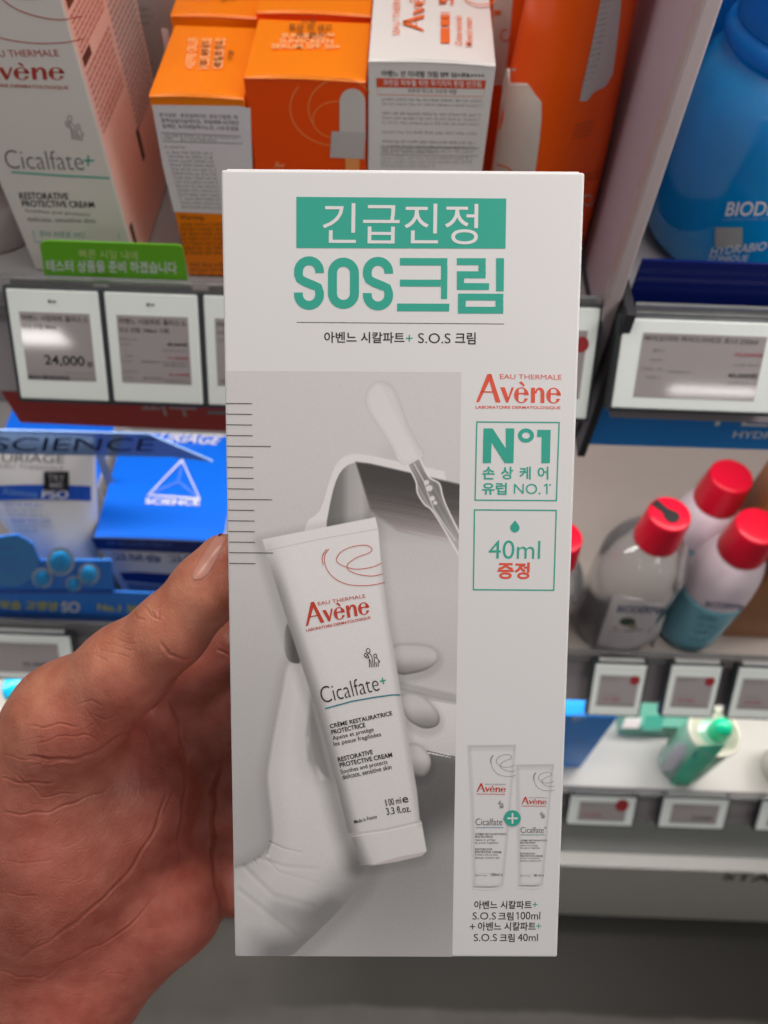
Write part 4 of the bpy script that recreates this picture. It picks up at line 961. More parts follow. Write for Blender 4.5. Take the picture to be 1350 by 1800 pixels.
def small_tubes(X, Y):
    p = Paint(X, Y); p.c = gray(lum(Y)*1.0, (1, 1, 1))
    for tube, y0, yc, y1 in (([(823, 1310), (907, 1309), (901, 1379), (894, 1460), (887, 1534), (884, 1557), (860, 1561), (832, 1559), (832, 1534), (828, 1400)], 1310, 1535, 1558), ([(908, 1344), (974, 1343), (968, 1401), (956, 1536), (954, 1555), (935, 1559), (912, 1557), (912, 1536), (909, 1400)], 1344, 1537, 1556)):
        d = sdf_poly(X, Y, tube); v = lum(Y)*.985 - 17*sst(-8, 0, d) + 1
        p.over(sst(1, -1, d), gray(v, (1, 1, 1)))
        p.mul(sst(1, -1, d)*np.where(Y < y0+10, 1, 0), .95); p.over(sst(1.2, .2, np.abs(Y-yc))*sst(1, -1, d)*.35, gray(140*np.ones_like(X)))
        p.over(sst(1.6, .2, np.abs(Y-y1-1-((X-X.mean())*0)))*sst(2, -1, d)*.8, gray(95*np.ones_like(X)))
    edge = np.minimum(np.minimum(X-X.min(), X.max()-X), np.minimum(Y-Y.min(), Y.max()-Y)); p.c += (rng.normal(0, .8, X.shape)*sst(2, 8, edge))[..., None]
    return p.c
def picture(name, fn, tl, tr, bl, br, nx, ny, layer, keep=None):
    s, t = np.meshgrid(np.linspace(0, 1, nx), np.linspace(0, 1, ny))
    tl, tr, bl, br = [np.array(q, float) for q in (tl, tr, bl, br)]
    Q = (tl*(1-s)[..., None]+tr*s[..., None])*(1-t)[..., None] + (bl*(1-s)[..., None]+br*s[..., None])*t[..., None]
    X, Y = Q[..., 0], Q[..., 1]
    col = lin(np.clip(fn(X, Y), 0, 255))/lin(lum(Y))[..., None]*np.array([0.80, 0.772, 0.765])
    r = (X.ravel()[:, None]-675)/F*RT - (Y.ravel()[:, None]-900)/F*UP - BK
    P = CAM + r*(np.dot(BC-CAM, BN)/(r@BN))[:, None] + BN*(0.00006*layer)
    o0 = np.array(box.location); me = bpy.data.meshes.new(name)
    idx = np.arange(nx*ny).reshape(ny, nx); f = np.stack([idx[1:, :-1], idx[1:, 1:], idx[:-1, 1:], idx[:-1, :-1]], -1).reshape(-1, 4)
    if keep is not None: f = f[keep(X.ravel(), Y.ravel())[f].any(1)]
    me.from_pydata((P-o0).tolist(), [], f.tolist())
    ca_ = me.color_attributes.new('ink', 'FLOAT_COLOR', 'POINT')
    ca_.data.foreach_set('color', np.concatenate([np.clip(col.reshape(-1, 3), 0, 1), np.ones((nx*ny, 1))], 1).ravel().astype(np.float32))
    m = bpy.data.materials.get('halftone_print')
    if not m:
        m = bpy.data.materials.new('halftone_print'); m.use_nodes = True; nt = m.node_tree; bs = nt.nodes['Principled BSDF']; bs.inputs['Roughness'].default_value = .4; bs.inputs['Specular IOR Level'].default_value = .45
        at_ = nt.nodes.new('ShaderNodeAttribute'); at_.attribute_name = 'ink'; nt.links.new(at_.outputs['Color'], bs.inputs['Base Color'])
    me.materials.append(m); me.update()
    o = bpy.data.objects.new(name, me); COL.objects.link(o); o.parent = box; return o
picture('photo_print', photo_print, (398, 652), (811, 654), (414.5, 1680), (795, 1681.5), 300, 740, 1)
picture('tube_print', small_tubes, (818, 1302), (982, 1302), (818, 1568), (980, 1568), 150, 230, 1, lambda X, Y: np.minimum(sdf_poly(X, Y, [(823, 1309), (907, 1308), (901, 1379), (887, 1534), (884, 1560), (860, 1564), (832, 1562), (828, 1400)]), sdf_poly(X, Y, [(908, 1343), (974, 1342), (968, 1401), (954, 1558), (935, 1562), (912, 1560), (909, 1400)])) < .5)

ik = Ink(bmap, 0.00006)
m_t1 = mat('green_print_ink', C(62, 178, 156, .92), 0.4, var=0.012)
m_gk = mat('soft_black', (0.018, 0.017, 0.017), 0.45, var=0)
# headline block and headline
ik.poly([(521, 346), (890, 349), (888.5, 437), (521, 436)], m_t1)
ik.layer(2); ik.text('긴급진정', (567, 428.5), (840, 430), (568, 357), mat('box_white_ink', (0.80, 0.772, 0.765), .4, var=0), .001)
ik.layer(1)
def thick_S(x0, y0, x1, y1, w_):
    cx = (x0+x1)/2; r = (x1-x0-w_)/2; ym_ = (y0+y1)/2; ry = (y1-y0-w_)/4; pts = []
    yt, yb_ = y0+w_/2+ry, y1-w_/2-ry
    top_ = [(cx+r*math.cos(a), yt-2+ry*1.0*math.sin(a)) for a in np.radians(np.linspace(0, -180, 18))]
    mid1 = [(cx-r, yt+4), (cx-r*.86, yt+ry*.62), (cx-r*.4, ym_-2), (cx+r*.4, ym_+4), (cx+r*.86, yb_-ry*.60), (cx+r, yb_-2)]
    bot = [(cx+r*math.cos(a), yb_+2+ry*math.sin(a)) for a in np.radians(np.linspace(0, 180, 18))]
    return [(top_[0][0], top_[0][1]+3)]+top_+mid1+bot+[(bot[-1][0], bot[-1][1]-4)]
ik.stroke(thick_S(517, 452.5, 569.5, 542.5, 15.5), 15.5, m_t1); ik.stroke(thick_S(638, 453.5, 691, 543.5, 15.5), 15.5, m_t1)
def O_pts(x0, y0, x1, y1, w_, n=14):
    r = (x1-x0-w_)/2; cx = (x0+x1)/2; t_ = y0+w_/2+r; b_ = y1-w_/2-r
    return [(cx+r*math.cos(a), t_+r*math.sin(a)) for a in np.linspace(math.pi, 2*math.pi, n)]+[(cx+r*math.cos(a), b_+r*math.sin(a)) for a in np.linspace(0, math.pi, n)]
ik.stroke(O_pts(576.5, 452.8, 631, 543, 15.8), 15.8, m_t1, True)
R4 = lambda x0, y0, x1, y1, s_=.004: ik.poly([(x0, y0), (x1, y0+(x1-x0)*s_), (x1-.6, y1+(x1-x0)*s_), (x0, y1)], m_t1)
R4(703, 453.5, 786.5, 466.5); R4(703, 491.5, 775, 503.5); R4(775.2, 466.8, 786.5, 525.5); R4(698, 533.5, 790, 547)
R4(803, 453.8, 854, 466); R4(841, 466.3, 854, 476.6); R4(803, 476.8, 854, 489); R4(803, 489.2, 816, 497.3); R4(803, 497.5, 860, 509.5); R4(872, 453.8, 886, 512)
R4(805, 516, 885, 528); R4(805, 528.2, 819, 538.8); R4(871, 528.4, 885, 539); R4(805, 539, 885, 551)
def one(x0, y0, x1, y1, w_, m, fl=.28):
    ik.poly([(x1-w_, y0), (x1, y0), (x1, y1), (x1-w_, y1)], m); ik.poly([(x1-w_, y0), (x1-w_, y0+w_*1.1), (x0, y0+(y1-y0)*fl), (x0, y0+(y1-y0)*fl-w_)], m)
ik.stroke([(521.5, 566.5), (700, 568), (886, 569.5)], 1.0, m_gk)
ik.text('아벤느 시칼파트', (570, 602.5), (711, 603.5), (570, 583), m_gk, .012); ik.segs([(714.5, 594.5), (724.5, 594.5)], 2, m_t1); ik.segs([(719.5, 589.5), (719.5, 599.5)], 2, m_t1)
ik.text('S.O.S', (735, 603), (792, 603.5), (735, 585.5), m_gk, -.004); ik.text('크림', (800, 605), (836, 605.3), (800, 584), m_gk, .012)
# ruler marks over the photo
ik.layer(3)
for i in range(16):
    y = 709+i*18.75-(0.0 if i < 8 else (i-8)*.05); long_ = i in (4, 9, 14); x0 = 396.5+i*.42
    ik.stroke([(x0+.6, y), (x0+(78 if long_ else 46.5), y+.6)], 1.15, m_gk)
# word mark, top right
ik.layer(1)
ik.text('EAU THERMALE', (879, 666), (987, 667.5), (879, 657.5), m_coral, -.004); wordmark(ik, (837, 707), (986, 709), (837.5, 657), m_coral)
ik.text('LABORATOIRE DERMATOLOGIQUE', (836, 719), (985, 720), (836, 713), m_coral, .012)
# No.1 panel
def frame(pts, w_): 
    P = np.array(pts, float); c_ = P.mean(0); Qn = c_+(P-c_)*(1-2*w_/np.abs(P-c_).mean(0)/2)
    for i in range(4): j = (i+1) % 4; ik.poly([P[i], P[j], Qn[j], Qn[i]], m_t1)
frame([(837, 740.5), (984, 741.5), (979, 881), (834, 880)], 2.2); frame([(833, 895), (979, 896), (974.5, 1038.5), (831, 1037.5)], 2.2)
ik.poly([(850, 753), (866, 753), (889, 788), (889, 753), (904, 753), (902.5, 814), (887, 814), (864, 778), (863, 814), (848.5, 814)], m_t1)
ik.arc(924.5, 765.5, 10.6, 9, 0, 360, 7.0, m_t1); ik.poly([(944.5, 755.5), (968, 755.5), (966.5, 814), (951.5, 814), (952, 768), (944, 768)], m_t1)
for s_, x0, x1 in (('손', 848, 869.5), ('상', 880.5, 902), ('케', 913, 933), ('어', 945, 964)): ik.text(s_, (x0, 842.5), (x1, 842.8), (x0, 820), m_t1, .022)
ik.text('유럽', (847, 869.5), (890.5, 870), (847.5, 848), m_t1, .022); ik.text('NO.', (903, 868), (950, 868.5), (903.5, 850), m_t1, -.002); one(956.5, 850, 962.5, 868.5, 2.4, m_t1); ik.disc(967, 852.3, 1.5, 1.5, m_t1)
# drop and 40 ml panel
t = np.radians(np.linspace(-30, 210, 20)); ik.poly([(905.5, 914.5)]+[(905+8.2*math.cos(a), 927.5+8.2*math.sin(a)) for a in t], m_t1)
ik.text('40ml', (858.5, 982), (949, 982.5), (859.5, 949.5), m_t1, -.004); ik.text('증정', (874, 1017.5), (930.5, 1018), (875, 988), m_coral, .028)
# lines below the two small tubes
def plus(cx, cy, r, w_, m): ik.segs([(cx-r, cy), (cx+r, cy)], w_, m); ik.segs([(cx, cy-r), (cx, cy+r)], w_, m)
ik.text('아벤느 시칼파트', (833.5, 1597.5), (934.5, 1597.5), (834, 1583), m_gk, .012); plus(940.5, 1589.5, 3.8, 1.4, m_t1)
ik.text('S.O.S', (830.5, 1616), (871.5, 1616), (831, 1603.5), m_gk, -.004); ik.text('크림', (876, 1617.5), (902.5, 1617.5), (876, 1603), m_gk, .012); one(907.5, 1603, 911.5, 1616, 1.5, m_gk); ik.text('00ml', (915, 1616), (949.5, 1616), (915.3, 1602.5), m_gk, -.002)
plus(830.5, 1628.5, 4, 1.4, m_gk); ik.text('아벤느 시칼파트', (840, 1635.5), (941.5, 1635.5), (840.5, 1620.5), m_gk, .012); plus(947, 1627.5, 3.8, 1.4, m_t1)
ik.text('S.O.S', (833, 1654), (873.5, 1654), (833, 1641.5), m_gk, -.004); ik.text('크림', (878.5, 1655.5), (904.5, 1655.5), (878.5, 1641), m_gk, .012); ik.text('40ml', (910, 1654), (945.5, 1654), (910, 1641), m_gk, -.002)
# writing on the printed tube (tilted)
ik.layer(3)
m_c2 = mat('printed_red', C(206, 72, 52), .42, var=0)
swirl(ik, lambda x, y: (567+x*100+y*8, 964-x*8+y*70), 1.1, m_c2)
ik.text('EAU THERMALE', (560, 1064), (643, 1050), (558.5, 1058), m_c2, -.004)
wordmark(ik, (538, 1100), (651, 1078), (532, 1061), m_c2)
ik.text('LABORATOIRE DERMATOLOGIQUE', (539, 1111), (652, 1088), (537.5, 1105.5), m_c2, .012)
family(ik, lambda x, y: (639+x*28+y*3, 1140-x*2+y*33), 1.2, m_gk)
ik.text('Cicalfate', (567, 1236), (668, 1213), (560.5, 1208), m_gk, -.014)
ik.stroke([(668, 1197), (678, 1195.5)], 2.2, m_t1); ik.stroke([(672, 1191), (674.5, 1202)], 2.2, m_t1); m_tq = mat('petrol_ink', C(40, 130, 145), .42)
ik.stroke([(572, 1245), (620, 1232), (660, 1225), (690, 1221), (704, 1221)], 2.2, m_tq)
for s_, bl_c, br_c, h, bo in (('CRÈME RESTAURATRICE', (581, 1280), (690, 1256.5), 9.2, .016), ('PROTECTRICE', (583.5, 1291), (643, 1277.5), 8, .016), ('Apaise et protège', (586, 1303), (658, 1287), 9.5, .002), ('les peaux fragilisées', (588, 1313), (671, 1295.5), 9.5, .002),
                              ('RESTORATIVE', (595, 1339), (656, 1325), 8, .016), ('PROTECTIVE CREAM', (598, 1348.5), (690, 1330), 8, .016), ('Soothes and protects', (600.5, 1362), (682, 1344), 9.5, .002), ('delicate, sensitive skin', (603, 1371), (689, 1352.5), 9.5, .002),
                              ('l', (679, 1416.3), (680.6, 1416), 11, .004), ('00 ml', (684, 1415.5), (706, 1411.5), 11.5, .002), ('e', (708.5, 1411), (718.5, 1409.3), 9.5, .004), ('3.3 fl.oz.', (680.5, 1432), (722.5, 1426), 12, .002), ('Made in France', (623.5, 1447.5), (663, 1437.5), 6.5, .004)):
    a = np.array(bl_c, float); c_ = np.array(br_c, float); ik.text(s_, a, c_, a+np.array([-h*.22, -h]), m_gk, bo)
# writing on the two small printed tubes
m_fg = mat('fine_grey', C(112, 106, 106), .45, var=0)
for tx_, ty_, sx, ml in ((823, 1310, 1.0, '100ml e'), (904, 1343, .86, '40 ml e')):
    q = lambda x, y: (tx_+x*sx, ty_+y*sx)
    swirl(ik, lambda x, y: q(40+x*42, 16+y*38), .55, m_fg)
    wordmark(ik, q(15, 81), q(66, 82), q(15, 66), m_c2); ik.stroke([q(15, 85), q(65, 85.5)], .9, m_c2); ik.text('EAU THERMALE', q(30, 69), q(66, 69.3), q(30, 67), m_fg)
    family(ik, lambda x, y: q(53+x*10, 97+y*13), .55, m_fg)
    ik.text('Cicalfate', q(13, 140), q(60, 140), q(13, 128), m_fg, -.008); ik.text('+', q(61, 132), q(66, 132), q(61, 127), m_tq)
    ik.stroke([q(13, 144), q(62, 144)], .8, m_tq)
    for s_, x0, x1, y_, h in (('CRÈME RESTAURATRICE', 12, 67, 157, 4), ('PROTECTRICE', 12, 43, 162, 3.6), ('Apaise et protège', 12, 48, 168, 4), ('les peaux fragilisées', 12, 53, 173, 4), ('RESTORATIVE', 12, 42, 184, 3.6), ('PROTECTIVE CREAM', 12, 58, 189, 3.6), ('Soothes and protects', 12, 52, 194, 3.8), ('delicate, sensitive skin', 12, 55, 199, 3.8)):
        ik.text(s_, q(x0, y_), q(x1, y_), q(x0, y_-h), m_fg, .01 if s_.isupper() else 0)
    ik.text(ml, q(40, 229), q(60, 229), q(40, 224.5), m_gk); ik.text('Made in France', q(12, 229), q(33, 229), q(12, 226.5), m_fg)
ik.layer(4); ik.disc(900.5, 1437.5, 14.6, 14, m_t1, 48); ik.layer(5); plus(900.5, 1437.5, 7.6, 3.2, mat('box_white_ink', (0.80, 0.772, 0.765), .4, var=0))
ik.build('lettering', box)

# ------------------------------------------------------------------ the hand: one smooth surface from a distance field, cut flush where it touches the carton
def J(px, py, d): return atD(px, py, d/1000.0)
def mm(v): return v/1000.0
PR = []   # (a, b, ra, rb, blend)
def cap(a, ra, b_, rb, k=4): PR.append((J(*a), J(*b_), mm(ra), mm(rb), mm(k)))
# thumb
cap((394, 986, 213), 7.4, (364, 1036, 214), 9.2, 3); cap((364, 1036, 214), 9.2, (298, 1110, 216.5), 9.7, 4)
cap((298, 1110, 216.5), 9.7, (222, 1176, 222), 11.6, 5); cap((222, 1176, 222), 11.6, (118, 1262, 231), 14.5, 7)
# ball of the thumb and palm
cap((118, 1262, 231), 14.5, (40, 1400, 243), 22, 10); cap((100, 1390, 244), 20, (120, 1500, 248), 23, 10); cap((120, 1470, 248), 23, (-80, 1700, 262), 29, 14)
cap((190, 1340, 250), 17, (236, 1420, 252), 16, 9); cap((236, 1400, 252), 16, (120, 1560, 254), 21, 10)
cap((255, 1300, 254), 10, (262, 1440, 256), 12, 6)
# heel of the palm on the little finger side
cap((304, 1592, 256), 15.2, (120, 1742, 262), 20, 9); cap((120, 1742, 262), 20, (-140, 1920, 275), 27, 12); cap((200, 1560, 258), 19, (60, 1660, 264), 24, 12); cap((290, 1500, 262), 11.5, (304, 1592, 257), 14, 7)
# knuckle row, further back
cap((300, 1250, 262), 9.5, (330, 1380, 268), 10, 5); cap((330, 1380, 268), 10, (340, 1500, 269), 10, 5); cap((200, 1450, 268), 14, (330, 1400, 270), 10, 6); cap((150, 1600, 272), 16, (330, 1530, 270), 10, 6)
# wrist and forearm
cap((-80, 1700, 268), 27, (-330, 1990, 292), 27, 14); cap((-40, 1830, 274), 25, (-300, 2060, 296), 25, 12); cap((-330, 2010, 294), 28, (-900, 2560, 360), 38, 14)
# fingers, lying across the back of the carton
for ch in ([(262, 1230, 262, 10.5), (420, 1135, 258, 8.8), (560, 1090, 257, 7.8), (660, 1075, 258, 6.8)],
           [(300, 1340, 268, 10), (450, 1245, 263, 8.8), (600, 1215, 262, 7.8), (712, 1205, 262, 6.9)],
           [(310, 1440, 270, 9.6), (455, 1395, 267, 8.6), (590, 1380, 266, 7.6), (695, 1372, 265, 6.7)],
           [(320, 1550, 267, 8.8), (430, 1567, 266, 7.7), (540, 1550, 268, 6.8), (620, 1538, 268, 6.2)]):
    for p_, q_ in zip(ch[:-1], ch[1:]): cap(p_[:3], p_[3], q_[:3], q_[3], 3.2)
cap((330, 1150, 262), 8, (420, 1200, 264), 8, 6); cap((320, 1260, 266), 9, (425, 1300, 270), 9, 6); cap((330, 1420, 272), 9, (430, 1430, 273), 9, 6); cap((330, 1520, 272), 9, (425, 1500, 273), 9, 6); cap((300, 1200, 262), 8, (400, 1240, 268), 9, 6); cap((390, 1150, 266), 7, (400, 1520, 275), 9, 6)
def hand_field(P):
    f = np.full(P.shape[:-1], .05) if P.ndim == 3 else None
    xs_ = P[0, 0, 0] if P.ndim == 3 else None
    for a, b_, ra, rb, k in PR:
        if xs_ is not None and f is not None and (xs_ < min(a[0]-ra, b_[0]-rb)-.014 or xs_ > max(a[0]+ra, b_[0]+rb)+.014): continue
        ab = b_-a; t = np.clip(((P-a)@ab)/(ab@ab), 0, 1); w_ = P-a-t[..., None]*ab; d = np.sqrt(np.einsum('...i,...i', w_, w_))-(ra+(rb-ra)*t)
        if f is None: f = d
        else: h = np.clip(.5+.5*(f-d)/k, 0, 1); f = f*(1-h)+d*h-k*h*(1-h)
    # the carton pushes flat what touches it
    q = np.stack([np.abs((P-BC)@BU)-BW/2, np.abs((P-BC)@BV)-BH/2, np.abs((P-BC)@BN+BT/2)-BT/2], -1)
    bx_ = np.linalg.norm(np.maximum(q, 0), axis=-1)+np.minimum(q.max(-1), 0)-0.00025
    k = 0.0015; g_ = -bx_; h = np.clip(.5-.5*(f-g_)/k, 0, 1); return f*(1-h)+g_*h+k*h*(1-h)
def iso_surface(fn, lo, hi, st):
    ax = [np.arange(lo[i], hi[i], st) for i in range(3)]
    f = np.empty((len(ax[0]), len(ax[1]), len(ax[2])), np.float32)
    YY, ZZ = np.meshgrid(ax[1], ax[2], indexing='ij')
    for i, x in enumerate(ax[0]): f[i] = fn(np.stack([np.full(YY.shape, x), YY, ZZ], -1))
    s = f < 0
    c = [(a, b_, d) for a in (0, 1) for b_ in (0, 1) for d in (0, 1)]
    n0, n1, n2 = f.shape
    sub = lambda A, o: A[o[0]:n0-1+o[0], o[1]:n1-1+o[1], o[2]:n2-1+o[2]]
    cnt = sum(sub(s, o).astype(np.int8) for o in c); act = (cnt > 0) & (cnt < 8)
    I = np.argwhere(act); vid = -np.ones(act.shape, np.int64); vid[act] = np.arange(len(I))
    acc = np.zeros((len(I), 3)); num = np.zeros(len(I))
    for a in c:
        for ax_ in range(3):
            if a[ax_] == 0:
                b_ = list(a); b_[ax_] = 1
                fa = f[I[:, 0]+a[0], I[:, 1]+a[1], I[:, 2]+a[2]]; fb = f[I[:, 0]+b_[0], I[:, 1]+b_[1], I[:, 2]+b_[2]]
                x = (fa < 0) != (fb < 0); t = np.where(x, fa/np.where(x, fa-fb, 1), 0)
                p_ = np.tile(np.array(a, float), (len(I), 1)); p_[:, ax_] += t; acc += p_*x[:, None]; num += x
    V = (I+acc/num[:, None])*st+np.array([ax[0][0], ax[1][0], ax[2][0]])
    Fc = []
    for ax_ in range(3):
        u, v = (ax_+1) % 3, (ax_+2) % 3
        sl0 = [slice(None)]*3; sl1 = [slice(None)]*3; sl0[ax_] = slice(0, -1); sl1[ax_] = slice(1, None)
        ch = s[tuple(sl0)] != s[tuple(sl1)]; E_ = np.argwhere(ch)
        ok = (E_[:, u] > 0) & (E_[:, v] > 0) & (E_[:, u] < f.shape[u]-1) & (E_[:, v] < f.shape[v]-1); E_ = E_[ok]
        ins = s[E_[:, 0], E_[:, 1], E_[:, 2]]
        du = np.zeros(3, int); du[u] = 1; dv2 = np.zeros(3, int); dv2[v] = 1
        q = [vid[tuple((E_-du*a-dv2*b_).T)] for a, b_ in ((1, 1), (0, 1), (0, 0), (1, 0))]
        Q = np.stack(q, 1); Q[~ins] = Q[~ins][:, ::-1]; Fc.append(Q)
    Fc = np.concatenate(Fc); Fc = Fc[(Fc >= 0).all(1)]
    return V, Fc
pts_ = np.concatenate([[a, b_] for a, b_, *_ in PR[:-1]]); 
HV, HF = iso_surface(hand_field, pts_.min(0)-0.03, pts_.max(0)+0.03, 0.0013)
me = bpy.data.meshes.new('hand_rough'); me.from_pydata(HV.tolist(), [], HF.tolist()); o = bpy.data.objects.new('hand_rough', me); COL.objects.link(o)
md = o.modifiers.new('s', 'SMOOTH'); md.factor = .5; md.iterations = 4
md = o.modifiers.new('d', 'SUBSURF'); md.levels = 2; md.render_levels = 2
dg = bpy.context.evaluated_depsgraph_get(); dg.update(); hm = bpy.data.meshes.new_from_object(o.evaluated_get(dg)); bpy.data.objects.remove(o); bpy.data.meshes.remove(me)
nv_ = len(hm.vertices); V = np.empty(nv_*3, np.float32); hm.vertices.foreach_get('co', V); V = V.reshape(-1, 3).astype(float)
N = np.empty(nv_*3, np.float32); hm.vertices.foreach_get('normal', N); N = N.reshape(-1, 3).astype(float)
S_ = proj(V); X, Y = S_[:, 0], S_[:, 1]; vd = CAM-V; vd /= np.linalg.norm(vd, axis=1)[:, None]; fac = np.clip((vd*N).sum(1), 0, 1)**.5
vis = fac*(S_[:, 2] < 0.285)
K = lambda L_: [(x/2.0465, 920+y/2.0465) for x, y in L_]
creases = [  # line in the palm, half width in photo pixels, depth in mm
    ([(600, 950), (575, 1050), (540, 1130), (490, 1215), (430, 1290), (330, 1390), (210, 1480), (60, 1570)], 5, .55),
    ([(500, 720), (440, 765), (380, 800), (330, 835), (240, 852), (150, 845), (90, 840)], 6, .8), ([(575, 420), (600, 455), (612, 478), (660, 488), (692, 482)], 5, .6), ([(605, 640), (640, 720), (668, 830), (668, 960), (650, 1080), (640, 1180)], 6, .7),
    ([(800, 850), (768, 960), (764, 1080), (770, 1250), (800, 1400), (806, 1470)], 7, 1.0), ([(780, 450), (830, 480)], 5, .5),
    ([(478, 318), (490, 340), (525, 352)], 3.5, .45), ([(512, 300), (545, 332), (575, 342), (572, 312)], 3.5, .5), ([(602, 262), (585, 290), (568, 302)], 3, .35), ([(545, 318), (560, 330)], 3, .4),
    ([(400, 405), (440, 425), (490, 432)], 2.5, .2), ([(375, 425), (430, 448), (490, 455)], 2.5, .22), ([(350, 445), (410, 470), (470, 480)], 2.5, .18), ([(420, 385), (470, 400)], 2.5, .18), ([(330, 470), (380, 490)], 2.5, .15),
    ([(0, 915), (60, 930), (130, 936), (205, 930)], 4, .35), ([(0, 1042), (90, 1046), (180, 1036), (300, 990), (385, 960)], 4, .35), ([(95, 728), (150, 735), (205, 722), (285, 730)], 3.5, .35), ([(275, 650), (330, 640), (372, 655)], 3.5, .3), ([(340, 690), (380, 705), (430, 690)], 3.5, .3), ([(120, 800), (200, 770), (300, 760), (380, 790)], 3, .25), ([(300, 655), (360, 740), (420, 760)], 3, .22), ([(0, 830), (90, 850), (180, 860), (290, 850)], 3, .3), ([(60, 900), (150, 985), (300, 965)], 3, .2),
    ([(560, 1330), (500, 1420), (430, 1480), (330, 1530), (230, 1580), (140, 1640), (30, 1620)], 3.5, .3), ([(520, 1395), (450, 1460), (400, 1500)], 3, .2), ([(0, 1610), (60, 1630), (140, 1635)], 3.5, .3), ([(60, 1570), (150, 1500), (215, 1478)], 3, .2), ([(640, 1130), (650, 1230)], 4, .3), ([(545, 1120), (600, 1030), (630, 930)], 3.5, .22), ([(0, 1215), (120, 1222), (200, 1205)], 3, .14), ([(0, 1330), (150, 1345)], 3, .12), ([(560, 740), (545, 760), (553, 800)], 3, .25), ([(480, 700), (520, 740), (550, 800)], 3, .2)]
for _ in range(130):   # short fine lines across the ball of the thumb and the palm
    x0_, y0_ = rng.uniform(0, 560), rng.uniform(640, 1700); a_ = rng.choice([rng.normal(-.15, .25), rng.normal(-.9, .3), rng.normal(1.45, .2)], p=[.5, .3, .2]); l_ = rng.uniform(25, 110)
    creases.append(([(x0_, y0_), (x0_+l_*.5*math.cos(a_)+rng.normal(0, 4), y0_+l_*.5*math.sin(a_)+rng.normal(0, 4)), (x0_+l_*math.cos(a_), y0_+l_*math.sin(a_))], 1.9, rng.uniform(.05, .15)))
dent = np.zeros(nv_); line = np.zeros(nv_)
ids = np.where((vis > 0) & (X > -60) & (X < 430) & (Y > 900) & (Y < 1850))[0]; Xa, Ya = X, Y; X, Y = X[ids], Y[ids]; dent = np.zeros(len(ids)); line = np.zeros(len(ids))
for pl, w_, dp in creases:
    w_ = w_*.46; dp = dp*.72 if dp > .2 else dp; q, t = seg_d(X+1.6*np.sin(Y*.11+X*.05), Y+1.6*np.sin(X*.13), K(pl)); e = np.minimum(1, np.minimum(t, 1-t)*6+.25)*np.exp(-(q/w_)**2); dent += dp/1000*e - .18*dp/1000*np.exp(-((q-w_*2.4)/(w_*1.3))**2)*np.minimum(1, np.minimum(t, 1-t)*6); line = np.maximum(line, e*min(1, dp*1.6))
_d = np.zeros(nv_); _d[ids] = dent; dent = _d; _d = np.zeros(nv_); _d[ids] = line; line = _d; X, Y = Xa, Ya
V -= N*(dent*vis)[:, None]
# flattened bed under the nail
nail_px = [(396.5, 934), (386, 938), (378, 944), (371, 953), (363, 966), (350, 987), (338, 1008), (337.5, 1015), (341, 1019), (352, 1019.5), (366, 1008), (376, 991), (386, 973), (392, 961), (397, 948)]
hm.vertices.foreach_set('co', V.astype(np.float32).ravel())
# skin tone: tanned back of the thumb, pinker palm and fingertips
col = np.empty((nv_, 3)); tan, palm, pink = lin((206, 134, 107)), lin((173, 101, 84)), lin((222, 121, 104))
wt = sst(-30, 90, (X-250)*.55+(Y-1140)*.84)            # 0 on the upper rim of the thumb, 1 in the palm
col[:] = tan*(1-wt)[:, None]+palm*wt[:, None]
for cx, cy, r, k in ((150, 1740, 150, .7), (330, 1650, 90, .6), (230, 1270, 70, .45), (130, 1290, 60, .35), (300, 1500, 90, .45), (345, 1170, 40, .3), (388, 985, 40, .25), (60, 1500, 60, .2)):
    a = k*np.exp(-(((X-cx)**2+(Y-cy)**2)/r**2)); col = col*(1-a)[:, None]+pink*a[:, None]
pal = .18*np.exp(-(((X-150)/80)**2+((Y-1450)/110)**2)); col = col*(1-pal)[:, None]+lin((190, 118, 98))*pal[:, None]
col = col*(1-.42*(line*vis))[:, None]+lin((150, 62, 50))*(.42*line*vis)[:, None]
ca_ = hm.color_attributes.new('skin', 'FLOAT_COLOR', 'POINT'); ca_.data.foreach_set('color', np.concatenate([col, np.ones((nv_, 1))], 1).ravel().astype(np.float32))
sk = bpy.data.materials.new('skin'); sk.use_nodes = True; nt = sk.node_tree; bs = nt.nodes['Principled BSDF']
bs.inputs['Roughness'].default_value = .42; bs.inputs['Specular IOR Level'].default_value = .5
bs.inputs['Subsurface Weight'].default_value = .35; bs.inputs['Subsurface Radius'].default_value = (1.0, .35, .2); bs.inputs['Subsurface Scale'].default_value = .0022
at_ = nt.nodes.new('ShaderNodeAttribute'); at_.attribute_name = 'skin'; tc = nt.nodes.new('ShaderNodeTexCoord')
n1 = nt.nodes.new('ShaderNodeTexNoise'); n1.inputs['Scale'].default_value = 140; n1.inputs['Detail'].default_value = 5; nt.links.new(tc.outputs['Object'], n1.inputs['Vector'])
mx = nt.nodes.new('ShaderNodeMix'); mx.data_type = 'RGBA'; mx.blend_type = 'MULTIPLY'; mx.inputs[0].default_value = 1
rp = nt.nodes.new('ShaderNodeValToRGB'); rp.color_ramp.elements[0].position = .3; rp.color_ramp.elements[0].color = (.82, .66, .62, 1); rp.color_ramp.elements[1].position = .7; rp.color_ramp.elements[1].color = (1.08, 1.12, 1.12, 1)
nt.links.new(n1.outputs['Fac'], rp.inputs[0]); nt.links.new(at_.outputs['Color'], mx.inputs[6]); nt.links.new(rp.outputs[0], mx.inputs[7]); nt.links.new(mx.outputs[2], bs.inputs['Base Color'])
vo = nt.nodes.new('ShaderNodeTexVoronoi'); vo.feature = 'DISTANCE_TO_EDGE'; vo.inputs['Scale'].default_value = 1100
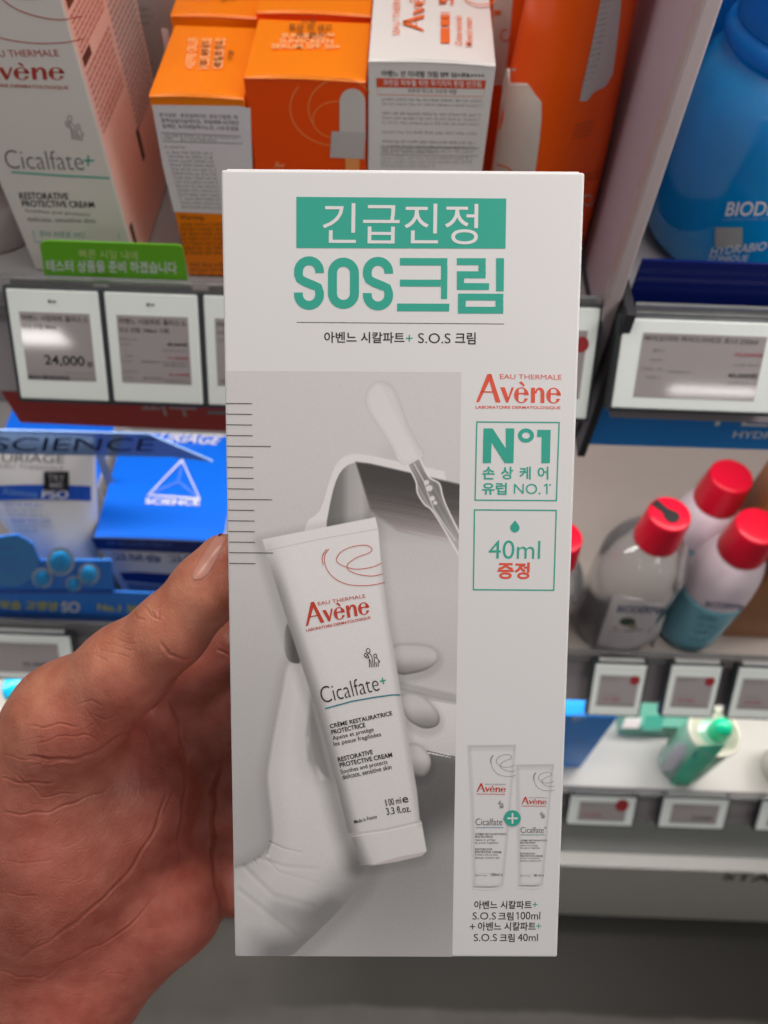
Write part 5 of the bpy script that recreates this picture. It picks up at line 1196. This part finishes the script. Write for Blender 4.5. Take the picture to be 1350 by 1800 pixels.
mp_ = nt.nodes.new('ShaderNodeMapping'); mp_.inputs['Scale'].default_value = (1, .55, .8); mp_.inputs['Rotation'].default_value = (.5, .4, .9)
nz = nt.nodes.new('ShaderNodeTexNoise'); nz.inputs['Scale'].default_value = 420; nz.inputs['Detail'].default_value = 6
nt.links.new(tc.outputs['Object'], mp_.inputs[0]); nt.links.new(mp_.outputs[0], vo.inputs['Vector']); nt.links.new(mp_.outputs[0], nz.inputs['Vector'])
ad = nt.nodes.new('ShaderNodeMath'); ad.operation = 'MULTIPLY_ADD'; ad.inputs[1].default_value = .55; nt.links.new(vo.outputs['Distance'], ad.inputs[0]); nt.links.new(nz.outputs['Fac'], ad.inputs[2])
bp = nt.nodes.new('ShaderNodeBump'); bp.inputs['Strength'].default_value = .55; bp.inputs['Distance'].default_value = .0005; nt.links.new(ad.outputs[0], bp.inputs['Height']); nt.links.new(bp.outputs[0], bs.inputs['Normal'])
hm.materials.clear(); hm.materials.append(sk); hm.polygons.foreach_set('use_smooth', [True]*len(hm.polygons)); hm.name = 'hand'; hm.update()
base = J(-80, 1800, 268); 
hm.transform(Matrix.Translation(Vector((-base).tolist())))
hand = bpy.data.objects.new('hand', hm); COL.objects.link(hand); hand.location = base.tolist()
tag(hand, 'bare left hand with open palm gripping the tall white carton, thumb along its edge', 'hand')
# thumbnail: curved plate laid on the skin
bvh = BVHTree.FromObject(hand, bpy.context.evaluated_depsgraph_get())
ax0, ax1 = np.array((339., 1014.)), np.array((394., 940.)); d_ = ax1-ax0; L0 = np.linalg.norm(d_); d_ /= L0; e_ = np.array([d_[1], -d_[0]]); e_ = -e_ if e_[0] < 0 else e_
npoly = np.array(nail_px); sN = (npoly-ax0)@d_; tN = (npoly-ax0)@e_
V_, nu, nw = [], 22, 11
ss = np.linspace(sN.min()+1, sN.max()-6, nu); order = np.argsort(sN)
for s_ in ss:
    cr = []
    for i in range(len(npoly)):
        a, c_ = i, (i+1) % len(npoly)
        if (sN[a]-s_)*(sN[c_]-s_) <= 0 and sN[a] != sN[c_]: cr.append(tN[a]+(tN[c_]-tN[a])*(s_-sN[a])/(sN[c_]-sN[a]))
    t0, t1 = min(cr), max(cr)
    for j in range(nw):
        k = j/(nw-1); p2 = ax0+d_*s_+e_*(t0+(t1-t0)*k); r = ray(*p2); r_ = Vector((r/np.linalg.norm(r)).tolist())
        hit, nrm, _, _ = bvh.ray_cast(Vector((CAM-base).tolist()), r_)
        if hit is None: hit = Vector((J(p2[0], p2[1], 210)-base).tolist()); nrm = Vector((0, 0, 0))
        lift = .0003*(math.sin(math.pi*min(1, max(0, k)))**.5)+.0001
        V_.append(np.array(hit)+base+np.array(-r/np.linalg.norm(r))*lift)
q = MB(); q.add(V_, [[i*nw+j, i*nw+j+1, (i+1)*nw+j+1, (i+1)*nw+j] for i in range(nu-1) for j in range(nw-1)], mat('nail', C(216, 152, 134), .28, sss=.2, var=.05, vscale=200))
nl = q.build('thumbnail', None, True, base); nl.parent = hand; nl.location = (0, 0, 0)
